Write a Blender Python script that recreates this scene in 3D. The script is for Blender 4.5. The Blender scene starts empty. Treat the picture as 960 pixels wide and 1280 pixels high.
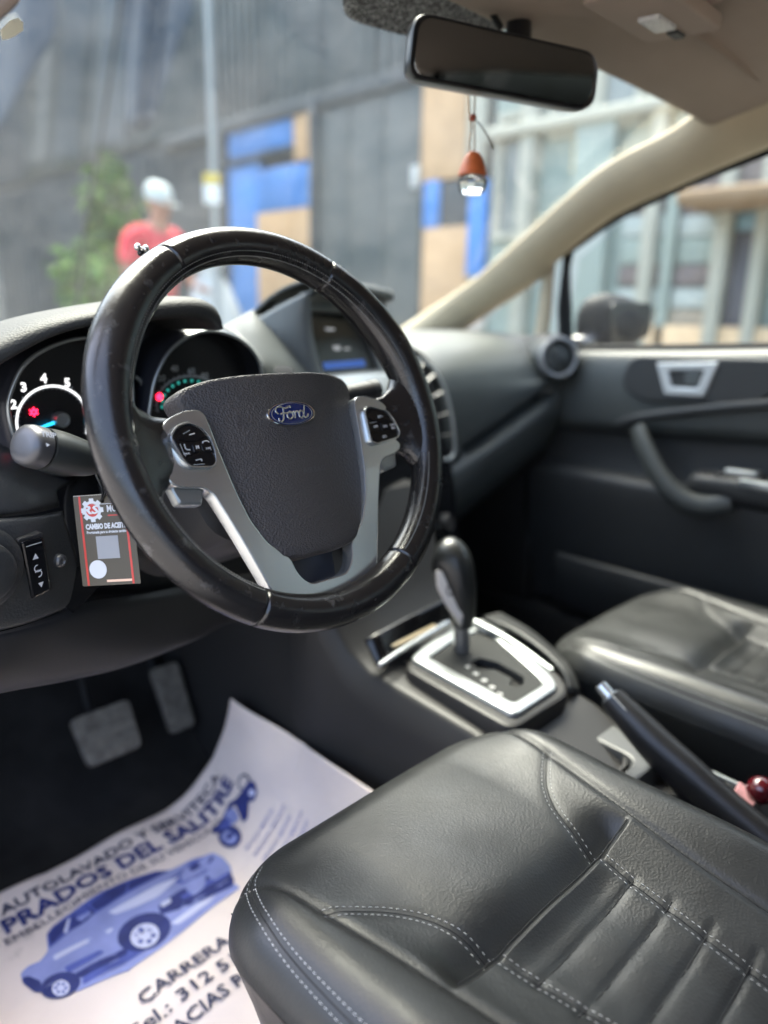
import bpy, bmesh, math, random
from mathutils import Vector as V, Matrix
from mathutils.geometry import tessellate_polygon
random.seed(4)
R = math.radians
sc = bpy.context.scene
COL = sc.collection

# ------------------------------------------------------------------ camera
YAW, PITCH, ROLL, FPX = R(45.5), R(15.0), R(1.3), 914.0
CP = V((-.774, -.525, 1.018))
FW = V((math.sin(YAW)*math.cos(PITCH), math.cos(YAW)*math.cos(PITCH), -math.sin(PITCH)))
_r = V((math.cos(YAW), -math.sin(YAW), 0)); _u = _r.cross(FW)
RT = _r*math.cos(ROLL) + _u*math.sin(ROLL)
UP = -_r*math.sin(ROLL) + _u*math.cos(ROLL)
cd = bpy.data.cameras.new('camera'); co = bpy.data.objects.new('camera', cd); COL.objects.link(co)
m = Matrix.Identity(4)
for i in range(3):
    m[i][0] = RT[i]; m[i][1] = UP[i]; m[i][2] = -FW[i]; m[i][3] = CP[i]
co.matrix_world = m
cd.sensor_fit = 'VERTICAL'; cd.sensor_height = 36; cd.lens = FPX/1280*36
cd.clip_start = .02; cd.clip_end = 400
cd.dof.use_dof = True; cd.dof.focus_distance = .64; cd.dof.aperture_fstop = 2.1
sc.camera = co

# ------------------------------------------------------------------ sky, sun, exposure
SUN_EL, SUN_AZ = R(66), R(25)          # azimuth from +Y towards +X
w = bpy.data.worlds.new('World'); sc.world = w; w.use_nodes = True
nt = w.node_tree; bg = nt.nodes['Background']
sky = nt.nodes.new('ShaderNodeTexSky'); sky.sky_type = 'NISHITA'; sky.sun_disc = False
sky.sun_elevation = SUN_EL; sky.sun_rotation = SUN_AZ
sky.dust_density = 7; sky.air_density = .9; sky.ozone_density = .8
nt.links.new(sky.outputs[0], bg.inputs[0]); bg.inputs[1].default_value = .15
sd = bpy.data.lights.new('sun', 'SUN'); so = bpy.data.objects.new('sun', sd); COL.objects.link(so)
sd.energy = .5; sd.angle = R(25); sd.color = (1, .98, .94)
sdir = V((math.sin(SUN_AZ)*math.cos(SUN_EL), math.cos(SUN_AZ)*math.cos(SUN_EL), math.sin(SUN_EL)))
so.rotation_euler = sdir.to_track_quat('Z', 'Y').to_euler()
vs = sc.view_settings
vs.view_transform = 'Standard'; vs.look = 'None'; vs.exposure = 3.1; vs.gamma = 1; vs.use_curve_mapping = False
cy = sc.cycles
cy.max_bounces = 7; cy.diffuse_bounces = 3; cy.glossy_bounces = 3; cy.transmission_bounces = 6; cy.transparent_max_bounces = 8; cy.caustics_reflective = False; cy.caustics_refractive = False

# ------------------------------------------------------------------ helpers: points
def ray(x, y): return FW + RT*((x-480)/FPX) - UP*((y-640)/FPX)
def PX(x, y, v): d = ray(x, y); return CP + d*((v-CP.x)/d.x)
def PY(x, y, v): d = ray(x, y); return CP + d*((v-CP.y)/d.y)
def PZ(x, y, v): d = ray(x, y); return CP + d*((v-CP.z)/d.z)
def PD(x, y, v): return CP + ray(x, y)*v
class Fr:
    def __init__(s, o, u, v, n=None):
        s.o = V(o); s.u = V(u).normalized(); s.v = V(v).normalized()
        s.n = V(n).normalized() if n is not None else s.u.cross(s.v).normalized()
    def __call__(s, a, b, c=0): return s.o + s.u*a + s.v*b + s.n*c
    def off(s, a, b, c=0): return Fr(s(a, b, c), s.u, s.v, s.n)
def lerp(a, b, t): return a + (b-a)*t
def cat(pts, n, closed=False):
    """n points along a Catmull-Rom curve through pts"""
    pts = [V(p) for p in pts]; k = len(pts); out = []
    if k == 2: return [pts[0].lerp(pts[1], i/(n-1)) for i in range(n)]
    segs = k if closed else k-1
    for i in range(n):
        t = i/n*segs if closed else i/(n-1)*segs
        j = min(int(t), segs-1); f = t-j
        g = (lambda q: pts[q % k]) if closed else (lambda q: pts[q] if 0 <= q < k else (pts[0]*2-pts[1] if q < 0 else pts[-1]*2-pts[-2]))
        a, b, c, d = g(j-1), g(j), g(j+1), g(j+2)
        out.append(.5*((2*b)+(c-a)*f+(2*a-5*b+4*c-d)*f*f+(3*b-a-3*c+d)*f**3))
    return out
def cat2(pts, n, closed=False): return [(p.x, p.y) for p in cat([V((a, b, 0)) for a, b in pts], n, closed)]
def roundpoly(pts, r, seg=4):
    """polygon (2D) with rounded corners"""
    out = []; k = len(pts)
    for i in range(k):
        p0, p, p1 = (V(pts[(i+j) % k]).to_2d() for j in (-1, 0, 1))
        rr = r[i] if isinstance(r, (list, tuple)) else r
        a, b = p0-p, p1-p
        l = min(rr, a.length*.48, b.length*.48)
        if l < 1e-6: out.append((p.x, p.y)); continue
        s, e = p+a.normalized()*l, p+b.normalized()*l
        for q in range(seg+1):
            t = q/seg; z = s*(1-t)**2+p*2*t*(1-t)+e*t*t
            out.append((z.x, z.y))
    return out

# ------------------------------------------------------------------ helpers: objects
def setp(o, mat, parent, smooth=True):
    COL.objects.link(o)
    if mat is not None and hasattr(o.data, 'materials') and not o.data.materials: o.data.materials.append(mat)
    if parent is not None:
        o.parent = parent
        loc = parent.location if parent.parent is None else V((0, 0, 0))      # part meshes hold world coordinates
        o.matrix_parent_inverse = Matrix.Translation(-loc)
    return o
def mk(name, verts, faces, mat, parent=None, smooth=True, angle=None):
    me = bpy.data.meshes.new(name); me.from_pydata([tuple(v) for v in verts], [], faces)
    bm = bmesh.new(); bm.from_mesh(me); bmesh.ops.recalc_face_normals(bm, faces=bm.faces); bm.to_mesh(me); bm.free()
    if smooth: me.polygons.foreach_set('use_smooth', [True]*len(me.polygons))
    if smooth and angle: me.set_sharp_from_angle(angle=R(angle))
    return setp(bpy.data.objects.new(name, me), mat, parent)
def thing(name, label, cat_, loc=(0, 0, 0), group=None):
    o = bpy.data.objects.new(name, None); COL.objects.link(o); o.location = loc
    o.empty_display_size = .05
    return tag(o, label, cat_, group)
def tag(o, label, cat_, group=None):
    o['label'] = label; o['category'] = cat_
    if group: o['group'] = group
    return o
def structure(o): o['kind'] = 'structure'; return o
def stuff(o): o['kind'] = 'stuff'; return o
def bev(o, wd, seg=3, ang=35):
    b = o.modifiers.new('bevel', 'BEVEL'); b.width = wd; b.segments = seg; b.limit_method = 'ANGLE'; b.angle_limit = R(ang); b.harden_normals = False
    return o
def solid(o, t, off=-1):
    s = o.modifiers.new('solid', 'SOLIDIFY'); s.thickness = t; s.offset = off; return o
def surf(name, rows, mat, parent=None, nu=24, nv=24, thick=0, closed=False):
    A = [cat(r, nu, closed) for r in rows]
    cols = [cat([A[i][j] for i in range(len(A))], nv) for j in range(nu)]
    vs_ = [cols[j][i] for i in range(nv) for j in range(nu)]
    fs = []
    for i in range(nv-1):
        for j in range(nu if closed else nu-1):
            fs.append((i*nu+j, i*nu+(j+1) % nu, (i+1)*nu+(j+1) % nu, (i+1)*nu+j))
    o = mk(name, vs_, fs, mat, parent)
    if thick: solid(o, thick)
    return o
def loft(name, rings, mat, parent=None, caps=True, closed=True, smooth=True, angle=None):
    n = len(rings[0]); vs_ = [p for r in rings for p in r]; fs = []
    for i in range(len(rings)-1):
        for j in range(n if closed else n-1):
            fs.append((i*n+j, i*n+(j+1) % n, (i+1)*n+(j+1) % n, (i+1)*n+j))
    if caps and closed:
        fs.append(tuple(range(n))); fs.append(tuple((len(rings)-1)*n+j for j in range(n)))
    return mk(name, vs_, fs, mat, parent, smooth, angle)
def sweep_rings(path, rad, n=12, hint=V((0, 0, 1))):
    rings = []; k = len(path)
    for i, p in enumerate(path):
        t = (path[min(i+1, k-1)]-path[max(i-1, 0)]).normalized()
        a = hint.cross(t)
        if a.length < 1e-4: a = V((1, 0, 0)).cross(t)
        a.normalize(); b = t.cross(a)
        rr = rad(i/(k-1)) if callable(rad) else rad
        ra, rb = rr if isinstance(rr, tuple) else (rr, rr)
        rings.append([p+a*ra*math.cos(2*math.pi*j/n)+b*rb*math.sin(2*math.pi*j/n) for j in range(n)])
    return rings
def tube(name, pts, rad, mat, parent=None, n=10, res=None, closed=False, hint=V((0, 0, 1))):
    path = cat(pts, res or max(len(pts)*6, 8), closed)
    if closed:
        path = path+[path[0]]
        return loft(name, sweep_rings(path, rad, n, hint), mat, parent, caps=False)
    return loft(name, sweep_rings(path, rad, n, hint), mat, parent, angle=60)
def plate(name, loops, fr, thick, bevel, mat, parent=None, warp=None, smooth=True):
    """flat outline (with holes) in frame fr: front face at c=0, back at -thick, small rounded edge"""
    def area(l): return sum(l[i][0]*l[(i+1) % len(l)][1]-l[(i+1) % len(l)][0]*l[i][1] for i in range(len(l)))/2
    L = []
    for i, l in enumerate(loops):
        l = list(l)
        if (area(l) > 0) != (i == 0): l.reverse()
        L.append(l)
    def inset(l, d):
        out = []; k = len(l)
        for i in range(k):
            p0, p, p1 = V(l[i-1]), V(l[i]), V(l[(i+1) % k])
            a, b = (p-p0), (p1-p)
            if a.length < 1e-9: a = b
            if b.length < 1e-9: b = a
            n1 = V((-a.y, a.x)).normalized(); n2 = V((-b.y, b.x)).normalized(); nn = n1+n2
            nn = nn.normalized() if nn.length > 1e-6 else n1
            s = 1/max(nn.dot(n1), .5)
            q = p+nn*d*s; out.append((q.x, q.y))
        return out
    verts = []; faces = []
    prof = [(0, -thick), (0, -bevel), (bevel*.3, -bevel*.3), (bevel, 0)] if bevel else [(0, -thick), (0, 0)]
    tops = []
    for l in L:
        rings = []
        for d, c in prof:
            st = len(verts); rings.append(st)
            verts += [(a, b, c) for a, b in (inset(l, d) if d else l)]
        k = len(l)
        for r0, r1 in zip(rings, rings[1:]):
            for j in range(k): faces.append((r0+j, r0+(j+1) % k, r1+(j+1) % k, r1+j))
        tops.append(range(rings[-1], rings[-1]+k))
    flat = [i for t in tops for i in t]; nside = len(faces)
    for tri in tessellate_polygon([[V((verts[i][0], verts[i][1], 0)) for i in t] for t in tops]):
        faces.append(tuple(flat[i] for i in tri))
    P = [(fr(*(warp(*v) if warp else v))) for v in verts]
    o = mk(name, P, faces, mat, parent, smooth, 40)
    for p_ in o.data.polygons[nside:]: p_.use_smooth = False
    return o
def rect(a0, a1, b0, b1): return [(a0, b0), (a1, b0), (a1, b1), (a0, b1)]
def ell(ca, cb, ra, rb, n=32, t0=0, t1=2*math.pi):
    return [(ca+ra*math.cos(t0+(t1-t0)*i/n), cb+rb*math.sin(t0+(t1-t0)*i/n)) for i in range(n)]
def box(name, fr, a0, a1, b0, b1, c0, c1, mat, parent=None, r=0, seg=2):
    v = [fr(a, b, c) for c in (c0, c1) for b in (b0, b1) for a in (a0, a1)]
    f = [(0, 1, 3, 2), (4, 5, 7, 6), (0, 1, 5, 4), (2, 3, 7, 6), (0, 2, 6, 4), (1, 3, 7, 5)]
    o = mk(name, v, f, mat, parent, smooth=bool(r))
    if r: bev(o, r, seg)
    return o
def lathe(name, prof, fr, mat, parent=None, n=28, sx=1, sy=1, angle=40):
    """prof: (radius, height along fr.n)"""
    rings = [[fr(r*sx*math.cos(2*math.pi*j/n), r*sy*math.sin(2*math.pi*j/n), h) for j in range(n)] for r, h in prof]
    return loft(name, rings, mat, parent, angle=angle)
def textmesh(s, size, bold=0, shear=0, sp=1):
    c = bpy.data.curves.new('t', 'FONT'); c.body = s; c.size = size; c.align_x = 'CENTER'; c.align_y = 'CENTER'
    c.offset = bold; c.shear = shear; c.space_character = sp; c.resolution_u = 2
    o = bpy.data.objects.new('t', c); me = bpy.data.meshes.new_from_object(o)
    vs_ = [tuple(v.co) for v in me.vertices]; fs = [tuple(p.vertices) for p in me.polygons]
    bpy.data.objects.remove(o); bpy.data.curves.remove(c); bpy.data.meshes.remove(me)
    return vs_, fs
def text(name, s, size, fr, mat, parent, bold=0, shear=0, sp=1, align='C', warp=None, width=None):
    vs_, fs = textmesh(s, size, bold, shear, sp)
    if not vs_: return None
    xs = [v[0] for v in vs_]; x0, x1 = min(xs), max(xs)
    k = width/(x1-x0) if width else 1
    sh = {'C': -(x0+x1)/2, 'L': -x0, 'R': -x1}[align]
    f = warp or fr
    return mk(name, [f((v[0]+sh)*k, v[1], .0002) for v in vs_], fs, mat, parent, smooth=False)

# ------------------------------------------------------------------ materials
def lin(r, g, b):
    f = lambda c: (c/255/12.92 if c <= 10.3 else ((c/255+.055)/1.055)**2.4)
    return (f(r), f(g), f(b), 1)
def M(name, col, rough=.5, metal=0, spec=.5, grain=0, gdist=.0002, gstr=.5, fine=0, var=0, vscale=12, rvar=0, coat=0, emit=0, alt=None, altscale=60, altlo=.55, althi=.7, dust=0):
    m_ = bpy.data.materials.new(name); m_.use_nodes = True
    n = m_.node_tree.nodes; l = m_.node_tree.links; b = n['Principled BSDF']
    if len(col) == 3: col = (*col, 1)
    b.inputs['Base Color'].default_value = col; b.inputs['Roughness'].default_value = rough
    b.inputs['Metallic'].default_value = metal; b.inputs['Specular IOR Level'].default_value = spec
    b.inputs['Coat Weight'].default_value = coat; b.inputs['Coat Roughness'].default_value = .08
    if emit:
        b.inputs['Emission Color'].default_value = col; b.inputs['Emission Strength'].default_value = emit
    tc = n.new('ShaderNodeTexCoord'); out = tc.outputs['Object']
    def noise(scale, det=4, rg=.55):
        q = n.new('ShaderNodeTexNoise'); q.inputs['Scale'].default_value = scale; q.inputs['Detail'].default_value = det
        q.inputs['Roughness'].default_value = rg; l.new(out, q.inputs['Vector']); return q.outputs['Fac']
    def rng(src, a0, a1, b0, b1):
        q = n.new('ShaderNodeMapRange'); l.new(src, q.inputs[0])
        for i, v in enumerate((a0, a1, b0, b1)): q.inputs[i+1].default_value = v
        return q.outputs[0]
    base = None
    if var:
        q = n.new('ShaderNodeMix'); q.data_type = 'RGBA'; q.blend_type = 'MULTIPLY'; q.inputs[0].default_value = 1
        q.inputs[6].default_value = col
        g = n.new('ShaderNodeCombineColor'); s = rng(noise(vscale), .3, .7, 1-var, 1+var)
        for i in range(3): l.new(s, g.inputs[i])
        l.new(g.outputs[0], q.inputs[7]); base = q.outputs[2]
    if alt:
        q = n.new('ShaderNodeMix'); q.data_type = 'RGBA'
        l.new(rng(noise(altscale, 6, .65), altlo, althi, 0, 1), q.inputs[0])
        if base: l.new(base, q.inputs[6])
        else: q.inputs[6].default_value = col
        q.inputs[7].default_value = (*alt, 1) if len(alt) == 3 else alt
        base = q.outputs[2]
    if base: l.new(base, b.inputs['Base Color'])
    if rvar: l.new(rng(noise(vscale*1.7, 5), .3, .7, max(rough-rvar, .03), rough+rvar), b.inputs['Roughness'])
    if grain or fine:
        h = None
        if grain:
            v = n.new('ShaderNodeTexVoronoi'); v.feature = 'F1'; v.inputs['Scale'].default_value = grain
            l.new(out, v.inputs['Vector']); h = v.outputs['Distance']
        if fine:
            f = noise(fine, 2)
            if h:
                a = n.new('ShaderNodeMath'); a.operation = 'ADD'; l.new(h, a.inputs[0]); l.new(f, a.inputs[1]); h = a.outputs[0]
            else: h = f
        bp = n.new('ShaderNodeBump'); bp.inputs['Strength'].default_value = gstr; bp.inputs['Distance'].default_value = gdist
        l.new(h, bp.inputs['Height']); l.new(bp.outputs[0], b.inputs['Normal'])
    return m_
def glass(name, tint=(1, 1, 1), dirt_veil=.03, ior=1.5, scale=9):
    m_ = bpy.data.materials.new(name); m_.use_nodes = True; n = m_.node_tree.nodes; l = m_.node_tree.links
    n.remove(n['Principled BSDF']); out = n['Material Output']
    t = n.new('ShaderNodeBsdfTransparent'); t.inputs[0].default_value = (*tint, 1)
    g = n.new('ShaderNodeBsdfGlossy'); g.inputs['Roughness'].default_value = .02
    lw = n.new('ShaderNodeLayerWeight'); pw = n.new('ShaderNodeMath'); pw.operation = 'POWER'; pw.inputs[1].default_value = 5
    l.new(lw.outputs['Facing'], pw.inputs[0]); mr0 = n.new('ShaderNodeMapRange'); l.new(pw.outputs[0], mr0.inputs[0])
    mr0.inputs[3].default_value = .05; mr0.inputs[4].default_value = 1
    mx = n.new('ShaderNodeMixShader'); l.new(mr0.outputs[0], mx.inputs[0]); l.new(t.outputs[0], mx.inputs[1]); l.new(g.outputs[0], mx.inputs[2])
    d = n.new('ShaderNodeBsdfTranslucent'); d.inputs[0].default_value = (.7, .72, .7, 1)
    d2 = n.new('ShaderNodeBsdfDiffuse'); d2.inputs[0].default_value = (.6, .62, .6, 1)
    dm = n.new('ShaderNodeMixShader'); dm.inputs[0].default_value = .5; l.new(d.outputs[0], dm.inputs[1]); l.new(d2.outputs[0], dm.inputs[2])
    tc = n.new('ShaderNodeTexCoord'); nz = n.new('ShaderNodeTexNoise'); nz.inputs['Scale'].default_value = scale; nz.inputs['Detail'].default_value = 7; nz.inputs['Roughness'].default_value = .7
    l.new(tc.outputs['Object'], nz.inputs['Vector'])
    mr = n.new('ShaderNodeMapRange'); l.new(nz.outputs['Fac'], mr.inputs[0])
    for i, v in enumerate((.35, .75, 0, dirt_veil*2)): mr.inputs[i+1].default_value = v  # pale noisy film: dirt plus a painted veil of hazy reflection
    m2 = n.new('ShaderNodeMixShader'); l.new(mr.outputs[0], m2.inputs[0]); l.new(mx.outputs[0], m2.inputs[1]); l.new(dm.outputs[0], m2.inputs[2])
    l.new(m2.outputs[0], out.inputs['Surface']); return m_

leather = M('black leather', (.018, .019, .0185), .43, spec=.5, grain=430, fine=38, gdist=.00042, gstr=.4, var=.15, rvar=.06, vscale=14)
rimleather = M('worn rim leather', (.013, .012, .012), .21, spec=.6, grain=900, fine=70, gdist=.0002, gstr=.35, rvar=.09, vscale=20, alt=(.075, .072, .07), altscale=75, altlo=.58, althi=.75)
coverplastic = M('airbag cover plastic', (.052, .046, .044), .52, spec=.45, grain=520, gdist=.0011, gstr=.7)
dashplastic = M('dash plastic', (.032, .033, .033), .46, spec=.45, grain=420, gdist=.0005, gstr=.4, var=.08)
softdash = M('soft dash skin', (.052, .057, .054), .46, spec=.5, grain=420, gdist=.0005, gstr=.4, var=.08)
darkplastic = M('smooth dark plastic', (.022, .021, .0205), .48, spec=.4, fine=300, gdist=.0002, gstr=.3)
shroud = M('column shroud plastic', (.022, .021, .021), .5, spec=.4, grain=600, gdist=.0003, gstr=.3)
gloss = M('gloss black', (.006, .006, .007), .12, spec=.5)
matteblack = M('matte black', (.008, .008, .008), .7, spec=.3)
silver = M('satin silver trim', (.64, .66, .66), .27, metal=.9, spec=.5)
silver2 = M('silver painted plastic', (.34, .36, .36), .34, metal=.8, rvar=.04)
chrome = M('chrome', (.7, .7, .7), .1, metal=1)
white = M('white print', (.62, .62, .62), .5)
greyprint = M('grey print', (.35, .36, .36), .5)
stitch = M('grey stitching thread', (.42, .42, .40), .8)
beige = M('beige pillar trim', lin(186, 172, 146), .6, spec=.3, fine=900, gdist=.0002, gstr=.3, var=.04)
liner = M('brown grey headliner cloth', lin(154, 139, 126), .85, spec=.2, fine=1200, gdist=.0004, gstr=.5, var=.05)
carpet = M('dark carpet', (.020, .019, .018), .95, spec=.1, fine=900, gdist=.001, gstr=.7, var=.3)
rubber = M('dusty rubber', (.13, .118, .10), .85, spec=.2, fine=300, gdist=.0006, gstr=.5, var=.3, vscale=60)

# ================================================================== STRUCTURE: ground, road
gm = M('pale bounce road', (.20, .20, .19), .85, fine=60, gdist=.003, gstr=.5, var=.25, vscale=3)  # unseen ground, its pale tone chosen to bounce light into the cabin
pm = M('concrete pavement', (.28, .27, .25), .85, fine=40, gdist=.002, gstr=.4, var=.15, vscale=4)
WO = Fr((0, 0, 0), (1, 0, 0), (0, 1, 0))
structure(box('road', WO, -60, 2.2, -60, 90, -.5, 0, gm))
structure(box('pavement', WO, 2.2, 60, -60, 90, -.5, .13, pm))

# ================================================================== CAR BODY
car = thing('car', 'car cabin with beige pillar, brown headliner and windscreen glass', 'car', (0, .2, .15))
windscreen = glass('windscreen glass', (.82, .91, .865), .026, 1.45, 5)
sideglass = glass('side window glass', (.78, .86, .82), .02, 1.45)
def ws(x, t):      # windscreen point, t 0 at the cowl, 1 at the roof
    b = 1-(x/.70)**2
    y0, z0 = .80+.17*b, .985; y1, z1 = .035+.085*b, 1.405+.015*b
    return V((x*lerp(1.02, .88, t), lerp(y0, y1, t), lerp(z0, z1, t)+.05*math.sin(math.pi*t)*.6))
surf('windscreen', [[ws(-.72+.12*i, t) for i in range(13)] for t in (0, .33, .66, 1)], windscreen, car, 40, 24)
# headliner: from header back to the tail
hd = []
for y, z in ((.075, 1.392), (.045, 1.372), (.0, 1.378), (-.15, 1.40), (-.6, 1.425), (-1.1, 1.42), (-1.5, 1.39), (-1.62, 1.36)):
    hd.append([V((x, y+(.06 if y > .02 else .02)*(1-(x/.6)**2)*(1 if y > -.1 else 0), z-(.035*abs(x/.6)**3))) for x in (-.62, -.5, -.3, 0, .3, .5, .62)])
solid(surf('headliner', hd, liner, car, 30, 40), .02, 1)
# right pillar
inner = [PX(440, 455, .745), PX(510, 405, .735), PX(580, 358, .70), PX(627, 320, .675), PX(743, 217, .625), PX(830, 168, .595), PX(892, 127, .575), PX(960, 92, .56)]
outer = [PX(505, 470, .755), PX(580, 412, .745), PX(670, 352, .725), PX(700, 322, .715), PX(765, 271, .69), PX(852, 230, .66), PX(960, 184, .64), PX(1060, 150, .63)]
rows = []
mids = [(a+b)/2+V((-.035, -.02, .0)) for a, b in zip(inner, outer)]
q1 = [a*.78+b*.22+V((-.027, -.01, .006)) for a, b in zip(inner, outer)]
q3 = [a*.22+b*.78+V((-.022, -.02, -.008)) for a, b in zip(inner, outer)]
back = [(a+b)/2+V((.06, .05, .02)) for a, b in zip(inner, outer)]
loftrows = [[r[i] for r in (inner, q1, mids, q3, outer, back)] for i in range(8)]
loft('pillar_trim', [cat([r for r in rr], 24, True) for rr in [[cat([loftrows[k][j] for k in range(8)], 36)[i] for j in range(6)] for i in range(36)]], beige, car, angle=80)
mir = lambda p: V((-p.x, p.y, p.z))
lp = [[mir(p)+V((-.02, 0, 0)) for p in r] for r in loftrows]
loft('pillar_trim', [cat(r, 16, True) for r in lp], beige, car)
# small pillar of the quarter window, belt, rear pillars and tail (behind the camera)
tube('quarter_pillar', [PX(676, 425, .735), PX(682, 380, .732), PX(686, 338, .728), PX(690, 300, .715)], (.014, .02), beige, car, 10)
surf('quarter_window', [[PX(590, 420, .77), PX(640, 420, .768), PX(690, 420, .765)], [PX(640, 372, .765), PX(668, 360, .762), PX(690, 345, .76)]], sideglass, car, 6, 4)
for s in (-1, 1):
    loft('rear_pillar', [[V((s*(.70+dx), -.72+dy, .5)) for dx, dy in ((-.03, -.09), (.03, -.09), (.03, .09), (-.03, .09))], [V((s*(.62+dx), -.78+dy, 1.41)) for dx, dy in ((-.03, -.06), (.03, -.06), (.03, .06), (-.03, .06))]], beige, car)
    loft('roof_rail', [[V((s*(.645+dx), y, 1.375+dz)) for dx, dz in ((-.05, 0), (.02, -.03), (.04, .04), (-.05, .03))] for y in (.06, -.3, -.8, -1.6)], liner, car, angle=40)
    loft('quarter_panel', [[V((s*(.72+dx), y, z)) for dx, z in ((-.02, .3), (.02, .3), (.02, .95), (-.02, .95))] for y in (-.8, -1.7)], darkplastic, car, angle=40)
surf('tailgate_panel', [[V((x, -1.66, .3)) for x in (-.7, 0, .7)], [V((x, -1.70, .98)) for x in (-.7, 0, .7)]], darkplastic, car, 6, 4, .03)
# floor, tunnel, footwell wall, sills
surf('floor_carpet', [[V((x, y, z)) for x in (-.74, -.4, -.12, .12, .4, .74)] for y, z in ((-1.6, .2), (-.3, .18), (.2, .18), (.5, .185), (.62, .25), (.78, .42), (.86, .62))], carpet, car, 20, 40, .01)
surf('bulkhead', [[V((x, .84, z)) for x in (-.74, 0, .74)] for z in (.45, .7, .98)], matteblack, car, 6, 6, .02)
for s in (-1, 1):
    box('door_sill', WO, s*.73-.05, s*.73+.05, -.9, .7, .15, .34, darkplastic, car, .015)
box('kick_panel', WO, .70, .74, .42, .86, .2, .98, darkplastic, car, .01)
box('kick_panel', WO, -.74, -.70, .42, .86, .2, .93, darkplastic, car, .01)
# bonnet (dark paint, just below view)
paint = M('dark car paint', (.02, .022, .03), .2, coat=.6)
surf('bonnet', [[V((x, .98+.2*(1-(x/.7)**2), .965)) for x in (-.7, -.35, 0, .35, .7)], [V((x, 1.5, .93)) for x in (-.68, -.35, 0, .35, .68)], [V((x, 1.9-.1*(x/.7)**2, .82)) for x in (-.64, -.35, 0, .35, .64)]], paint, car, 20, 12, .01)

# overhead lamp, visor
of = Fr(PY(828, 14, -.05), (1, 0, 0), (0, 1, .06), (0, .06, -1))
visorm = M('visor vinyl', lin(158, 142, 129), .75, spec=.25, fine=700, gdist=.0003, gstr=.3)
lensm = M('prismatic lamp lens', (.62, .62, .60), .25, spec=.6, grain=260, gdist=.003, gstr=1)
lamp = thing('overhead_lamp', 'overhead map lamp with ribbed clear lens in the headliner', 'lamp', of.o)
plate('lamp_housing', [roundpoly(rect(-.085, .085, -.05, .05), .015)], of.off(-.02, .0, .012), .015, .004, visorm, lamp)
plate('lamp_lens', [roundpoly(rect(-.024, .026, -.014, .014), .004)], of.off(-.005, .002, .0165), .006, .002, lensm, lamp)
plate('lamp_switch', [roundpoly(rect(-.012, .014, -.007, .007), .003)], of.off(.042, .0, .0165), .006, .002, darkplastic, lamp)
va, vb = PY(866, 22, -.06), PY(950, 112, -.06)
vf = Fr((va+vb)/2+V((0, 0, 0)), (1, 0, -.02), (0, -1, .12))
vis = thing('sun_visor', 'folded sun visor with a pale printed warning label', 'sun visor', vf.o)
plate('visor_flap', [roundpoly(rect(-.16, .26, -.005, .16), .02)], Fr(vf.o, vf.u, vf.v, -vf.u.cross(vf.v)).off(0, 0, .018), .016, .006, visorm, vis)
lf = Fr(PY(945, 22, -.09), vf.u, vf.v, V((0, -.1, -1)))
plate('warning_label', [rect(-.05, .06, -.025, .05)], lf.off(0, 0, .004), .0005, 0, M('label vinyl', (.42, .40, .38), .6), vis)
for i in range(5):
    plate('label_line', [rect(-.044, .052, -.018+i*.012, -.012+i*.012)], lf.off(0, 0, .0046), .0003, 0, greyprint, vis)

# ================================================================== STEERING WHEEL
TT = R(23.2)
WF = Fr((-.36, 0, .92), (1, 0, 0), (0, math.sin(TT), math.cos(TT)), (0, -math.cos(TT), math.sin(TT)))
wheel = thing('steering_wheel', 'black leather steering wheel with silver spoke trim and blue oval badge', 'steering wheel', WF.o)
RM = .1705
def rimrad(th):   # th clockwise from the top, degrees
    g = lambda c, wd: math.exp(-((abs(((th-c+180) % 360)-180))/wd)**2)
    return .0162+.0022*(g(62, 24)+g(-62, 24))+.0008*(g(180, 40))
SEAMS = (-30, 30, 150, -150)
segs = [(-150, -30), (-30, 30), (30, 150), (150, 210)]
NR = 28
for a0, a1 in segs:       # four leather lengths of the rim, a small groove where they meet
    k = int((a1-a0)*1.6); rings = []
    ts = [a0+.001, a0+.12, a0+.35, a0+.7]+[a0+1.2+(a1-a0-2.4)*i/k for i in range(k+1)]+[a1-.7, a1-.35, a1-.12, a1-.001]
    for t in ts:
        e = min(t-a0, a1-t); sh = 1-.09*math.exp(-(e/.35)**2)
        th = R(t); rr = rimrad(t)*sh
        cdir = (math.sin(th), math.cos(th))
        ring = []
        for j in range(NR):
            ph = 2*math.pi*j/NR; cx, cz = math.cos(ph), math.sin(ph)
            inn = 1+.10*max(-cx, 0)**2*math.exp(-((abs(abs(t)-62))/25)**2)
            rad = RM+rr*cx*inn*1.0; ring.append(WF(rad*cdir[0], rad*cdir[1], rr*cz*1.08))
        rings.append(ring)
    loft('rim_leather', rings, rimleather, wheel, angle=60)
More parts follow.
